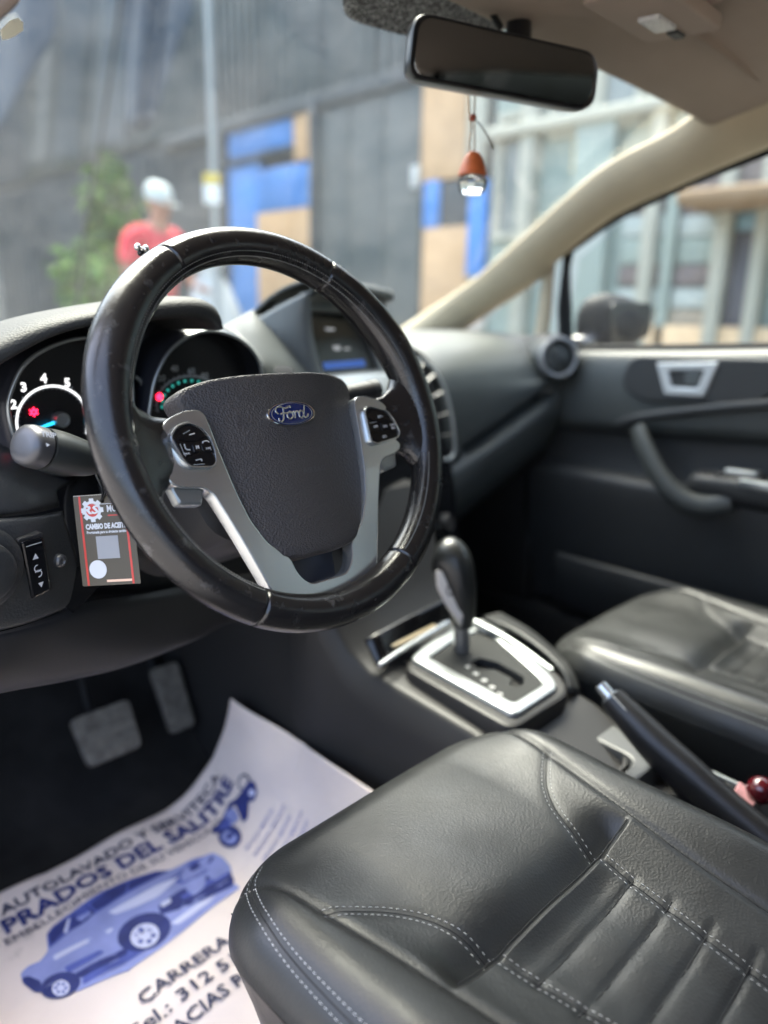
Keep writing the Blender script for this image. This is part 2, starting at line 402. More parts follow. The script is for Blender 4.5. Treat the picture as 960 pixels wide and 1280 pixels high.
# lacing along the inner face of the rim
sv, sf = [], []
def stitchbox(p, t, nrm, ln, wd):
    t = t.normalized(); s_ = t.cross(nrm).normalized(); b = len(sv)
    for a, c, d in ((-1, 0, -.3), (-.55, 1, .6), (-.55, -1, .6), (.55, 1, .6), (.55, -1, .6), (1, 0, -.3)):
        sv.append(p+t*a*ln/2+s_*c*wd/2+nrm*d*wd)
    for f in ((0, 1, 2), (1, 3, 4, 2), (3, 5, 4), (0, 3, 1), (0, 2, 4), (0, 4, 5), (0, 5, 3)): sf.append(tuple(b+i for i in f))
def flush(name, mat, parent):
    global sv, sf
    o = stuff(mk(name, sv, sf, mat, parent, smooth=False)); sv, sf = [], []; return o
for i in range(0, 300):
    t = -148+i*(296/299); th = R(t)
    if abs(abs(t)-90) < 17 : continue
    rr = rimrad(t)
    for sgn, tilt in ((1, .5), (-1, -.5)):
        ph = R(180+sgn*8-42)
        rad = RM+rr*math.cos(ph)*1.02
        p = WF(rad*math.sin(th), rad*math.cos(th), rr*math.sin(ph)*1.08)
        nr = (p-WF(RM*math.sin(th), RM*math.cos(th), 0)).normalized()
        tn = WF.u*math.cos(th)-WF.v*math.sin(th)
        stitchbox(p, tn+WF.n*tilt, nr, .0032, .0009)
flush('lacing', M('grey lacing thread', (.14, .14, .13), .6), wheel)
# leather shoulders joining rim and side spokes
for s in (-1, 1):
    rings = []
    for u, v0, v1, c, d in ((.112, -.034, .020, -.014, .008), (.130, -.036, .022, -.012, .011), (.144, -.044, .030, -.008, .0135), (.154, -.058, .046, -.004, .0145), (.162, -.072, .062, 0, .0125), (.168, -.085, .076, 0, .008)):
        ring = []
        for j in range(20):
            ph = 2*math.pi*j/20; sq = lambda x: math.copysign(abs(x)**.7, x)
            v = (v0+v1)/2+(v1-v0)/2*sq(math.cos(ph)); uu = u
            if u > .14: uu = math.sqrt(max((u+.003)**2-v*v, .1**2))
            ring.append(WF(s*uu, v, c+d*sq(math.sin(ph))))
        rings.append(ring)
    loft('spoke_leather', rings, rimleather, wheel, angle=70)
# silver spoke trim: pods left and right, arms running down to a V
outer_ = [(.087, .0225), (.101, .0235), (.121, .0175), (.1325, .004), (.1362, -.018), (.132, -.0365), (.119, -.0410), (.1045, -.0425), (.0970, -.049), (.0828, -.085), (.0685, -.125), (.062, -.144), (.050, -.1555), (.02, -.160)]
inner_ = [(.0835, .012), (.0820, -.002), (.0795, -.02), (.0745, -.05), (.0675, -.076), (.0555, -.099), (.041, -.111), (.036, -.116), (.032, -.132), (.022, -.1430)]
ushape = outer_+[(-a, b) for a, b in reversed(outer_)]+[(-a, b) for a, b in inner_]+list(reversed(inner_))
def trimwarp(a, b, c): return (a, b, c-.003-.004*max(0, (-b-.05)/.1))
trim = plate('spoke_trim', [roundpoly(ushape, .007, 4)], WF, .014, .0014, silver, wheel, warp=trimwarp)
# narrow inner step of the trim
for s in (-1, 1):
    plate('finger_rest', [roundpoly([(s*.099, -.040), (s*.130, -.036), (s*.126, -.0525), (s*.105, -.056)], .003)], WF.off(0, 0, -.009), .010, .003, silver2, wheel)
# plate seen inside the V
plate('badge_plate', [roundpoly([(-.040, -.10), (.040, -.10), (.032, -.152), (-.032, -.152)], .004)], WF.off(0, 0, -.038), .004, .001, M('dark blue grey plastic', (.035, .04, .055), .35), wheel)
# airbag cover
hc = [(0, .0510), (.045, .0515), (.072, .0505), (.0925, .0462), (.0995, .0395), (.0965, .027), (.0885, .006), (.0835, -.02), (.0785, -.05), (.0715, -.077), (.0585, -.103), (.042, -.1165), (.02, -.1198)]
oc = hc+[(-a, b) for a, b in reversed(hc[1:])]
oc = roundpoly([*oc], .008, 3)
rings = []
cc = V((0, -.02))
def covdome(a, b):
    return .021*(1-(a/.1)**2)-.004-.012*max(0, -b)
for f, dd in ((1.0, -.024), (1.0, -.010), (.994, -.004), (.980, -.001), (.955, 0), (.90, 0), (.8, 0), (.65, 0), (.5, 0), (.35, 0), (.2, 0), (.07, 0)):
    rings.append([])
    for a, b in oc:
        x, y = cc.x+(a-cc.x)*f, cc.y+(b-cc.y)*f
        rings[-1].append(WF(x, y, -.016+covdome(x, y)+dd))
cover = loft('airbag_cover', rings, coverplastic, wheel, angle=70)
def onc(a, b, h=0): return WF(a, b, -.016+covdome(a, b)+h)
class CF:       # frame hugging the cover
    def __init__(s, a, b, h=0, rot=0): s.a, s.b, s.h, s.r = a, b, h, rot
    def __call__(s, x, y, z=0):
        c_, s_ = math.cos(s.r), math.sin(s.r)
        return onc(s.a+x*c_-y*s_, s.b+x*s_+y*c_, s.h+z)
# oval badge
emb = Fr(onc(0, .0105, 0), WF.u, WF.v, WF.n)
blue = M('badge blue', lin(16, 32, 82), .22, spec=.5, coat=.5, rvar=.03)
badge = lathe('oval_badge', [(1, -.004), (1, .0004), (.975, .0014), (.93, .0016), (.90, .0013)], Fr(emb.o, emb.u, emb.v, emb.n), chrome, wheel, 48, .0275, .0117)
lathe('badge_field', [(.905, .0005), (.905, .0014), (.80, .0018), (.5, .0021), (.2, .00225), (.02, .0023)], emb, blue, badge, 48, .0275, .0117)
lathe('badge_line', [(.845, .0012), (.845, .0020), (.822, .0022), (.822, .0012)], emb, silver2, badge, 48, .0275, .0117)
strokes = [[(-.34, .22), (-.37, .05), (-.43, -.15), (-.52, -.25), (-.62, -.22), (-.62, -.12)],
           [(-.60, .02), (-.68, .12), (-.62, .24), (-.45, .26), (-.25, .20), (-.06, .25), (-.02, .20)],
           [(-.53, .0), (-.4, .03), (-.22, .02)],
           [(-.12, .06), (-.22, .0), (-.24, -.12), (-.14, -.19), (-.02, -.12), (0, 0), (-.08, .07), (-.14, .03), (0, .03), (.09, .05)],
           [(.09, .05), (.10, -.05), (.06, -.19)], [(.09, -.04), (.17, .05), (.25, .05), (.26, -.01)],
           [(.47, .02), (.38, .07), (.29, -.02), (.28, -.14), (.36, -.19), (.46, -.1), (.50, .04)],
           [(.60, .25), (.53, .08), (.47, -.1), (.50, -.19), (.60, -.16), (.68, -.07)]]
for st in strokes:
    tube('script_stroke', [emb(a*.0262, b*.0262, .0023) for a, b in st], lambda t: (.00085, .0004), silver, badge, 6, 26, hint=WF.n)
text('airbag_lettering', 'AIRBAG', .0075, None, M('embossed plastic', (.062, .06, .06), .5), cover, bold=.0002, sp=1.1, warp=CF(.010, -.043, .0004), width=.027)
for s in (-1, 1):        # horn marks
    f = CF(s*.050, .0095, .0003)
    tube('horn_mark', [f(-.0042, .0014), f(-.0045, -.0008), f(0, -.0024), f(.0045, -.0008), f(.0042, .0014)], .00035, coverplastic, cover, 5, 16, hint=WF.n)
    tube('horn_mark', [f(-.0042, .0014), f(.0042, .0014)], .00035, coverplastic, cover, 5, 6, hint=WF.n)
# button pods
podL = [(-.1225, .001), (-.1145, .0085), (-.1045, .0105), (-.095, .006), (-.0895, -.002), (-.0885, -.013), (-.0895, -.0225), (-.094, -.0258), (-.112, -.0235), (-.1165, -.019), (-.1205, -.007)]
podR = [(.0925, .006), (.1, .0095), (.1205, .0035), (.1275, -.007), (.1305, -.019), (.126, -.0235), (.097, -.0268), (.0905, -.0235)]
for s, pod in ((-1, podL), (1, podR)):
    cx = sum(p[0] for p in pod)/len(pod); cy = sum(p[1] for p in pod)/len(pod)
    big = [(cx+(a-cx)*1.14, cy+(b-cy)*1.14) for a, b in pod]
    bz = plate('button_bezel', [roundpoly(big, .004), roundpoly([(cx+(a-cx)*1.02, cy+(b-cy)*1.02) for a, b in pod], .004)], WF.off(0, 0, .0018), .006, .0015, silver, wheel)
    pn = plate('button_panel', [roundpoly(pod, .004)], WF.off(0, 0, .0005), .005, .0008, gloss, wheel)
    f = WF.off(cx, cy, .0022)
    if s < 0:
        keys = [[(-.0145, .006), (-.009, .0125), (.000, .0155), (.0075, .012), (.0125, .0065), (.004, .0035), (-.003, .0035)],
                [(-.0165, .001), (-.015, .0045), (-.0045, .002), (-.0045, -.006), (-.0125, -.0115)],
                [(.0145, .004), (.0155, -.008), (.0055, -.0055), (.0055, .0015)],
                [(-.0115, -.0125), (-.006, -.0165), (.011, -.019), (.0155, -.016), (.015, -.0095), (.0045, -.0075), (-.0035, -.0075)]]
        mid = [(-.0035, .0012), (.001, .003), (.0045, .0008), (.005, -.005), (.002, -.0068), (-.0032, -.0058)]
        lab = [('M', .0042, .0008, -.002), ('|<<', .0034, -.0098, -.0062), ('>>|', .0034, .0102, -.004)]
        marks = [[(-.008, .0105), (-.0015, .0128)], [(-.006, -.0155), (.004, -.0162)], [(-.013, .0028), (-.0118, -.0065)]]
        icon = [[(.0072, .001), (.0078, .0024), (.0118, .0026), (.0132, .0012)], [(-.0095, .0022), (-.009, -.002), (-.0055, -.0032)], [(-.0028, .0092), (.002, .0098)], [(-.003, -.0122), (.002, -.0118), (.002, -.0135)]]
    else:
        keys = [[(-.018, .0095), (-.0125, .0165), (.005, .012), (.0125, .0085), (.0145, .003), (0, .004), (-.012, .0055)],
                [(-.0195, .0065), (-.0195, -.006), (-.0045, -.0055), (-.0045, .0035)],
                [(.0185, -.0045), (.0145, .0018), (.006, .002), (.006, -.0062), (.0185, -.0095)],
                [(-.0195, -.0078), (-.0165, -.0165), (-.012, -.0175), (.0135, -.0148), (.0165, -.0118), (.002, -.0078)]]
        mid = [(-.0035, .0032), (.0052, .0024), (.0052, -.0062), (-.0035, -.0058)]
        lab = [('SET+', .0036, -.002, .0085), ('OFF', .0036, -.0118, -.001), ('ON', .0036, .001, -.0018), ('CAN\nRES', .0034, .0118, -.0028), ('SET-', .0036, -.003, -.0122)]
        marks = [[(-.0175, .0035), (-.008, .0042)]]; icon = []
    for kk in keys: plate('button', [roundpoly(kk, .0015)], f.off(0, 0, -.0009), .002, .0006, gloss, pn)
    plate('button', [roundpoly(mid, .0015)], f.off(0, 0, .0002), .003, .0008, gloss, pn)
    for tx, sz, a, b in lab: text('lettering', tx, sz, f.off(a, b, .0004), white, pn, bold=.00008)
    for mk_ in marks: tube('mark', [f(a, b, -.0007) for a, b in mk_], .00028, greyprint, pn, 5, 4, hint=WF.n)
    for mk_ in icon: tube('icon', [f(a, b, -.0006) for a, b in mk_], .0004, white, pn, 5, 10, hint=WF.n)
# hub behind the cover
lathe('hub', [(.045, -.10), (.05, -.05), (.055, -.03), (.06, -.026)], WF.off(0, -.03, 0), matteblack, wheel, 28)

# ================================================================== STEERING COLUMN, STALKS
colm = thing('steering_column', 'dark grey plastic steering column shroud behind the wheel', 'steering column', WF(0, 0, -.1))
rings = []
for c, hu, v0, v1 in ((-.062, .060, -.075, .020), (-.075, .085, -.092, .030), (-.12, .088, -.098, .032), (-.20, .085, -.10, .03), (-.26, .08, -.10, .03)):
    rings.append([WF(x, y, c) for x, y in roundpoly([(-hu, v1*.7), (-hu*.7, v1), (hu*.7, v1), (hu, v1*.7), (hu*.8, v0*.8), (hu*.45, v0), (-hu*.45, v0), (-hu*.8, v0*.8)], .018, 3)])
loft('shroud', rings, shroud, colm, angle=50)
def stalk(name, label, pts, rad, tipm, txt=False):
    t = thing(name, label, 'stalk', pts[-1])
    path = cat(pts, 30)
    loft('stalk_grip', sweep_rings(path, rad, 18), dashplastic, t, angle=60)
    return t
# left stalk: fat grip with a silver band near its tip
p0, p1, p2, p3 = PY(120, 577, .105), PY(85, 562, .10), PY(52, 556, .095), PY(32, 556, .092)
stl = thing('indicator_stalk', 'fat grey indicator stalk with silver end band, in front of left dial', 'stalk', p0)
stm = M('stalk plastic', (.022, .025, .025), .42, spec=.45, fine=500, gdist=.0001, gstr=.3)
ax = (p3-p0).normalized()
pathA = [p0+(p3-p0)*t for t in (0, .1, .25, .45, .62, .74, .77)]
loft('stalk_grip', sweep_rings(cat(pathA, 24), lambda t: (.0140+.0070*math.sin(min(t*1.25, 1)*math.pi*.62), .0110+.0075*math.sin(min(t*1.25, 1)*math.pi*.62)), 20), stm, stl, angle=60)
loft('stalk_gap', sweep_rings([p0+(p3-p0)*t for t in (.77, .81)], (.0185, .0165), 20), gloss, stl, angle=60)
loft('stalk_band', sweep_rings([p0+(p3-p0)*t for t in (.81, .825, .95, 1.02, 1.05, 1.06)], lambda t: ((.0200, .0178) if t < .5 else ((.0190, .0165) if t < .7 else ((.015, .0125) if t < .9 else (.008, .007)))), 20), M('stalk band metal', (.09, .09, .095), .36, metal=.6), stl, angle=60)
loft('stalk_base', sweep_rings([p0+(p3-p0)*t for t in (-.5, -.2, 0, .03)], (.012, .011), 14), matteblack, stl, angle=60)
sf_ = Fr(PY(60, 547, .07), (1, -.12, -.2), (0, .3, 1))
text('lettering', 'TRIP', .0058, sf_.off(-.001, .001, .006), white, stl, bold=.00008)
plate('arrow_mark', [[(-.0012, -.0015), (.0015, 0), (-.0012, .0015)]], sf_.off(-.003, -.007, .006), .0003, 0, white, stl)
# right stalk peeking out beside the cover
q0, q1 = PY(395, 500, .13), PY(462, 488, .12)
str_ = thing('wiper_stalk', 'dark wiper stalk poking out above the right spoke', 'stalk', q0)
loft('stalk_grip', sweep_rings(cat([q0, (q0+q1)/2, q1], 16), lambda t: (.010+.004*t, .009+.003*t), 16), darkplastic, str_, angle=60)
loft('stalk_end', sweep_rings([q1+(q1-q0)*t for t in (0.0, .05, .12, .14)], lambda t: (.0145, .0125) if t < .7 else (.008, .007), 16), dashplastic, str_, angle=60)

# ================================================================== DASHBOARD
dash = thing('dashboard', 'dark grey moulded dashboard with gauge hood, screen and round side vent', 'dashboard', (0, .5, .6))
# top pad from the windscreen base to the instrument hood
surf('top_pad', [[V((x, y+.1*(1-(x/.7)**2)*(1 if y > .7 else .3), z+.006*(1-(x/.7)**2))) for x in (-.71, -.5, -.25, 0, .15, .3)] for y, z in ((.90, .972), (.75, .975), (.62, .972), (.52, .962), (.46, .945), (.45, .90))], softdash, dash, 30, 24, .008)
# gauge hood
ht = [(-80, 468), (0, 426), (60, 402), (127, 387), (200, 376), (240, 374), (262, 379), (273, 392), (277, 410)]
hb = [(-80, 508), (0, 459), (60, 426), (117, 409), (195, 401), (236, 398), (256, 401), (266, 407), (271, 414)]
T = [PY(x, y, .17) for x, y in ht]; B = [PY(x, y, .165) for x, y in hb]
surf('gauge_hood', [[p+V((0, .17, -.004)) for p in B], [p+V((0, .05, .0)) for p in B], [p+V((0, .004, .001)) for p in B], [(a*.5+b*.5)+V((0, -.006, .0)) for a, b in zip(T, B)], [p for p in T],
                    [p+V((0, .03, .003)) for p in T], [p+V((0, .12, -.002)) for p in T], [p+V((0, .26, -.03)) for p in T], [V((p.x, .5, .955)) for p in T]], M('gauge hood skin', (.020, .021, .021), .62, spec=.35, grain=420, gdist=.0007, gstr=.5), dash, 60, 50)
# cluster: black face, two gauge pods
CY = .262
clus = plate('cluster_panel', [roundpoly([(-.62, .80), (-.21, .80), (-.21, .965), (-.26, .995), (-.36, 1.012), (-.45, .998), (-.54, .965), (-.62, .92)], .02)], Fr((0, CY+.02, 0), (1, 0, 0), (0, 0, 1)), .01, 0, M('cluster black', (.010, .011, .014), .4), dash)
rl = [(9, 512), (13, 487), (28, 457), (54, 437), (90, 424), (122, 424), (150, 440), (163, 480), (160, 530), (128, 572), (82, 592), (38, 580), (18, 550)]
rr_ = [(186, 530), (187, 500), (194, 468), (212, 437), (240, 418), (268, 414), (298, 424), (318, 444), (326, 470), (322, 510), (300, 550), (250, 575), (205, 565)]
litw = M('lit dial white', (.75, .75, .75), .5, emit=.28)
dialm = M('dial black', (.004, .004, .005), .35)
redl = M('red warning lamp', (1, .01, .04), .5, emit=1.2)
tealm = M('teal dial marks', lin(40, 130, 120), .5, emit=.15)
bluen = M('blue needle', lin(40, 170, 220), .4, emit=.35)
for idx, rp in enumerate((rl, rr_)):
    pod = [PY(x, y, .235) for x, y in rp]
    c = sum(pod, V())/len(pod)
    def scale(f, y): return [V((c.x+(p.x-c.x)*f, y, c.z+(p.z-c.z)*f)) for p in pod]
    g = tube('gauge_ring', scale(1, .232), .0022, silver2, dash, 8, 90, closed=True, hint=V((0, 1, 0)))
    surf('gauge_tunnel', [scale(1.005, .234), scale(.985, .24), scale(.95, CY), scale(.95, CY+.012)], M('gauge tunnel black', (.012, .013, .016), .22), dash, 60, 8, closed=True)
    surf('gauge_outer', [scale(1.0, .233), scale(1.03, .238), scale(1.10, .25), scale(1.2, .30)], M('gauge pod shell', (.02, .022, .03), .3), dash, 60, 8, closed=True)
    dl = plate('dial', [cat2([(p.x-c.x, p.z-c.z) for p in scale(.955, 0)], 60, True)], Fr((c.x, CY, c.z), (1, 0, 0), (0, 0, 1)), .002, 0, dialm, dash)
    DFn = lambda x, y, d=.001: PY(x, y, CY-d)
    if idx == 0:
        cx, cy, rx, ry = 66, 527, 45, 44.5
        arc = lambda k, t: DFn(cx+rx*k*math.sin(R(t)), cy-ry*k*math.cos(R(t)))
        tube('scale_arc', [arc(1, t) for t in range(-115, 121, 15)], lambda t: (.0013, .0004), litw, dl, 6, 60, hint=V((0, 1, 0)))
        tube('scale_arc', [arc(.955, t) for t in range(-115, 121, 15)], lambda t: (.0006, .0003), greyprint, dl, 6, 60, hint=V((0, 1, 0)))
        for i, (n_, x, y) in enumerate((('2', 17, 506), ('3', 29.5, 484.5), ('4', 54.5, 473.5), ('5', 84, 479), ('6', 107, 495))):
            text('numeral', n_, .0125, Fr(DFn(x, y), (1, 0, 0), (0, 0, 1)), litw, dl, bold=.0005)
        for t in (-82, -51, -11, 29, 62):
            tube('tick', [arc(1.02, t), arc(1.10, t)], lambda t: (.0007, .0004), white, dl, 5, 3, hint=V((0, 1, 0)))
        for t in range(-105, 116, 8): tube('tick', [arc(.90, t), arc(.94, t)], lambda t: (.0004, .0003), greyprint, dl, 4, 2, hint=V((0, 1, 0)))
        for t in (-68, -32, 8, 46): tube('tick', [arc(.96, t), arc(1.02, t)], lambda t: (.0005, .0004), dialm, dl, 5, 3, hint=V((0, 1, 0)))
        hubp = DFn(74, 524, 0)
        lathe('needle_hub', [(.0085, 0), (.0085, .008), (.007, .011), (.0055, .011), (.005, .0095), (.001, .0095)], Fr(hubp, (1, 0, 0), (0, 0, 1)), silver2, dl)
        plate('needle', [[(0, -.002), (0, .002), (-.034, .0008), (-.034, -.0008)]], Fr(hubp+V((0, -.007, 0)), V((1, 0, .28)), V((-.28, 0, 1))), .001, 0, bluen, dl)
        wl = Fr(DFn(42, 515), (1, 0, 0), (0, 0, 1))
    else:
        cx, cy, rx, ry = 238, 506, 42, 36
        arc = lambda k, t: DFn(cx+rx*k*math.sin(R(t)), cy-ry*k*math.cos(R(t)))
        tube('scale_arc', [arc(1, t) for t in range(-105, 121, 15)], lambda t: (.0012, .0004), greyprint, dl, 6, 60, hint=V((0, 1, 0)))
        for n_, x, y in (('20', 202, 473), ('40', 218, 461), ('60', 239, 464), ('80', 256, 470)):
            text('numeral', n_, .010, Fr(DFn(x, y), (1, 0, 0), (0, 0, 1)), greyprint, dl, bold=.0003)
        for t in range(-95, 110, 14):
            p = arc(.84, t); lathe('teal_mark', [(.0022, 0), (.0018, .0006), (.0002, .0006)], Fr(p, (1, 0, 0), (0, 0, 1)), tealm, dl, 10)
        for t in range(-100, 116, 9): tube('tick', [arc(1.03, t), arc(1.09, t)], lambda t: (.0005, .0003), greyprint, dl, 4, 2, hint=V((0, 1, 0)))
        plate('needle', [[(0, -.002), (0, .002), (-.036, .0008), (-.036, -.0008)]], Fr(DFn(250, 520, .008), V((.8, 0, .6)), V((-.6, 0, .8))), .001, 0, bluen, dl)
        hubp = DFn(250, 520, 0)
        lathe('needle_hub', [(.013, 0), (.013, .008), (.0105, .012), (.001, .0105)], Fr(hubp, (1, 0, 0), (0, 0, 1)), silver2, dl)
        wl = Fr(DFn(199, 496), (1, 0, 0), (0, 0, 1))
    wlamp = plate('warning_lamp', [ell(0, 0, .0032, .0032, 12), ell(0, 0, .0014, .0014, 8)] if idx == 0 else [ell(0, 0, .0042, .0042, 16)], wl.off(0, 0, .001), .0005, 0, redl, dl)
    if idx == 0:
        for a in range(0, 360, 60): plate('lamp_tooth', [rect(-.0009, .0009, .0032, .0046)], Fr(wl(0, 0, .001), V((math.cos(R(a)), 0, math.sin(R(a)))), V((-math.sin(R(a)), 0, math.cos(R(a))))), .0005, 0, redl, wlamp)
# little screen bezel between the dials
tube('centre_display_bezel', [PY(168, 470, .25), PY(177, 480, .25), PY(178, 505, .25), PY(170, 525, .25)], .003, silver2, dash, 8)

# dash to the right of the hood, up to the centre screen
surf('centre_top', [[PY(278, 408, .34), PY(300, 396, .42), PY(330, 380, .50), PY(345, 372, .56)], [PY(300, 420, .30), PY(320, 418, .36), PY(340, 408, .42), PY(350, 395, .48)], [PY(328, 452, .26), PY(345, 448, .32), PY(368, 450, .36), PY(392, 462, .40)], [PY(330, 478, .25), PY(360, 478, .30), PY(385, 480, .34), PY(410, 490, .36)]], softdash, dash, 24, 24, .004)
lathe('sensor_pad', [(.02, -.004), (.02, .003), (.017, .006), (.002, .0065)], Fr(PY(352, 466, .29), (1, 0, .0), (0, .6, .8), (0, -.8, .6)), darkplastic, dash, 24, 1, .45)
# centre screen and its hood
sTL, sBL, sBR = PY(374, 388, .41), PY(403, 469, .38), PY(474, 462, .445)
sTR = sTL+(sBR-sBL)*1.06
SFm = Fr((sTL+sBR)/2, sBR-sBL, sTL-sBL)
hw_, hh_ = (sBR-sBL).length/2, (sTL-sBL).length/2
# the hood: brow over the screen with thick cheeks
plate('screen_surround', [roundpoly(rect(-hw_-.028, hw_+.028, -hh_-.008, hh_+.018), .012), roundpoly(rect(-hw_, hw_, -hh_, hh_), .004)], SFm.off(0, 0, .004), .03, .004, silver2 if False else M('grey metallic dash trim', (.16, .17, .17), .42, metal=.3, spec=.5), dash)
scr = plate('screen_glass', [rect(-hw_-.002, hw_+.002, -hh_-.002, hh_+.002)], SFm.off(0, 0, -.004), .004, 0, M('screen glass', (.012, .011, .010), .12), dash)
scrm = M('screen glow text', lin(150, 150, 150), .5, emit=.12)
for a, b, wd, h_ in ((-.035, .022, .03, .004), (-.03, -.012, .022, .007), (.005, -.012, .02, .003)):
    plate('screen_text', [rect(a, a+wd, b, b+h_)], SFm.off(0, 0, -.0032), .0003, 0, scrm, scr)
plate('screen_bar', [rect(-hw_*.8, hw_*.6, -hh_*.82, -hh_*.6)], SFm.off(0, 0, -.0033), .0003, 0, M('screen blue', lin(40, 70, 130), .5, emit=.15), scr)
brow = [[SFm(-hw_-.036+i*(2*hw_+.075)/6, hh_+.016+k+.006*math.sin(math.pi*i/6), d) for i in range(7)] for k, d in ((-.006, .03), (-.010, .050), (-.002, .058), (.010, .054), (.016, .030), (.013, -.02), (-.012, -.10))]
surf('screen_hood', brow, softdash, dash, 30, 20, .006)
for s in (-1, 1):
    surf('screen_cheek', [[SFm(s*(hw_+.028), hh_+.012, .045), SFm(s*(hw_+.028), hh_*.3, .025), SFm(s*(hw_+.02), -hh_-.01, .006)], [SFm(s*(hw_+.042), hh_+.010, .03), SFm(s*(hw_+.045), hh_*.2, .01), SFm(s*(hw_+.035), -hh_-.012, .0)], [SFm(s*(hw_+.05), hh_, -.06), SFm(s*(hw_+.06), 0, -.06), SFm(s*(hw_+.05), -hh_-.01, -.06)]], bpy.data.materials['grey metallic dash trim'], dash, 16, 12, .004)
# trim under the screen, centre stack
trimm = M('silver dash trim', (.36, .38, .38), .38, metal=.5, rvar=.04)
surf('stack_brow', [[PY(395, 476, .36), PY(440, 472, .38), PY(500, 468, .41), PY(520, 462, .42)], [PY(405, 500, .32), PY(450, 500, .345), PY(505, 500, .385), PY(535, 500, .40)], [PY(415, 560, .30), PY(460, 560, .33), PY(515, 560, .375), PY(545, 560, .39)]], trimm, dash, 24, 16, .01)
stk = surf('stack_panel', [[PY(380, 540, .29), PY(450, 535, .32), PY(510, 535, .365), PY(555, 530, .385)], [PY(400, 620, .27), PY(460, 620, .30), PY(515, 620, .345), PY(562, 620, .365)], [PY(430, 700, .27), PY(470, 710, .29), PY(530, 720, .325), PY(575, 720, .345)], [PY(440, 770, .30), PY(480, 775, .31), PY(545, 780, .33), PY(600, 780, .35)]], gloss, dash, 24, 24, .012)
for x, y, yy, rad in ((492, 655, .305, .026), (551, 655, .345, .019)):
    kf = Fr(PY(x, y, yy), (1, .25, 0), (0, .25, 1))
    k_ = lathe('climate_knob', [(rad*1.15, -.01), (rad*1.15, .004), (rad*1.02, .006), (rad, .018), (rad*.86, .021), (rad*.1, .021)], kf, darkplastic, dash, 32)
    tube('knob_ring', [kf(rad*1.12*math.cos(R(a)), rad*1.12*math.sin(R(a)), .0045) for a in range(0, 360, 20)], .0013, silver2, k_, 6, 60, closed=True, hint=V((0, 1, 0)))
for x, y, yy in ((440, 488, .335), (452, 494, .34), (548, 688, .33), (542, 640, .36)):
    bf = Fr(PY(x, y, yy), (1, .25, 0), (0, .25, 1)); box('stack_button', bf, -.012, .012, -.006, .006, -.006, .008, gloss if y < 600 else silver2, dash, .003)
# right-hand centre vent: tall curved silver frame with slats
vv = [[PY(514, 448, .375), PY(540, 460, .365), PY(557, 490, .352), PY(566, 530, .342), PY(567, 568, .338)], [PY(504, 468, .375), PY(522, 478, .362), PY(536, 500, .35), PY(545, 535, .34), PY(548, 572, .336)]]
vent = tube('vent_frame', vv[0]+list(reversed(vv[1])), .0032, trimm, dash, 8, 80, closed=True, hint=V((0, 1, 0)))
surf('vent_back', [[p+V((0, .02, 0)) for p in r] for r in vv], matteblack, vent, 20, 6)
for i in range(1, 6):
    a, b = cat(vv[0], 13)[i*2], cat(vv[1], 13)[i*2]
    tube('vent_slat', [a+V((0, .008, 0)), b+V((0, .008, 0))], lambda t: (.006, .0012), dashplastic, vent, 6, 4, hint=V((0, 0, 1)))

# passenger side moulding with a swept shelf slot
def slotz(x): return .776+(x-.40)*.35
def slotf(x): return max(0, min(1, (x-.375)/.03))*max(0, min(1, (.665-x)/.03))
XS = [.29, .31, .33, .36, .39, .42, .46, .50, .54, .58, .62, .65, .68, .70]
rows = []
def rr2(fy, fz): rows.append([V((x, fy(x), fz(x))) for x in XS])
sd_ = lambda x: .05*max(0, (.34-x)/.19)**1.5        # falls back towards the centre stack
bow = lambda x: .09*(1-(x/.72)**2)
rr2(lambda x: .86+bow(x), lambda x: .978)
rr2(lambda x: .74+bow(x), lambda x: .985)
rr2(lambda x: .60+bow(x)*.6, lambda x: .988)
rr2(lambda x: .50+bow(x)*.3, lambda x: .980-sd_(x)*.3)
rr2(lambda x: .435+bow(x)*.1, lambda x: .962-sd_(x)*.6)
rr2(lambda x: .395, lambda x: .93-sd_(x))
rr2(lambda x: .375, lambda x: .893-sd_(x))
rr2(lambda x: .367, lambda x: (slotz(x)+.893-sd_(x))/2+.015)
rr2(lambda x: .366, lambda x: slotz(x)+.026)
rr2(lambda x: .369, lambda x: slotz(x)+.016)
rr2(lambda x: .372+.006*slotf(x), lambda x: slotz(x)+.010)
rr2(lambda x: .373+.055*slotf(x), lambda x: slotz(x)+.006)
rr2(lambda x: .374+.060*slotf(x), lambda x: slotz(x)-.010)
rr2(lambda x: .372-.004*slotf(x), lambda x: slotz(x)-.018)
rr2(lambda x: .366-.008*slotf(x), lambda x: slotz(x)-.024)
rr2(lambda x: .362-.006*slotf(x), lambda x: slotz(x)-.040)
rr2(lambda x: .364, lambda x: slotz(x)-.075)
rr2(lambda x: .385, lambda x: slotz(x)-.13)
rr2(lambda x: .44, lambda x: slotz(x)-.20)
rr2(lambda x: .52, lambda x: slotz(x)-.26)
n_ = len(rows)
surf('passenger_moulding', rows, softdash, dash, 70, 150, .006)
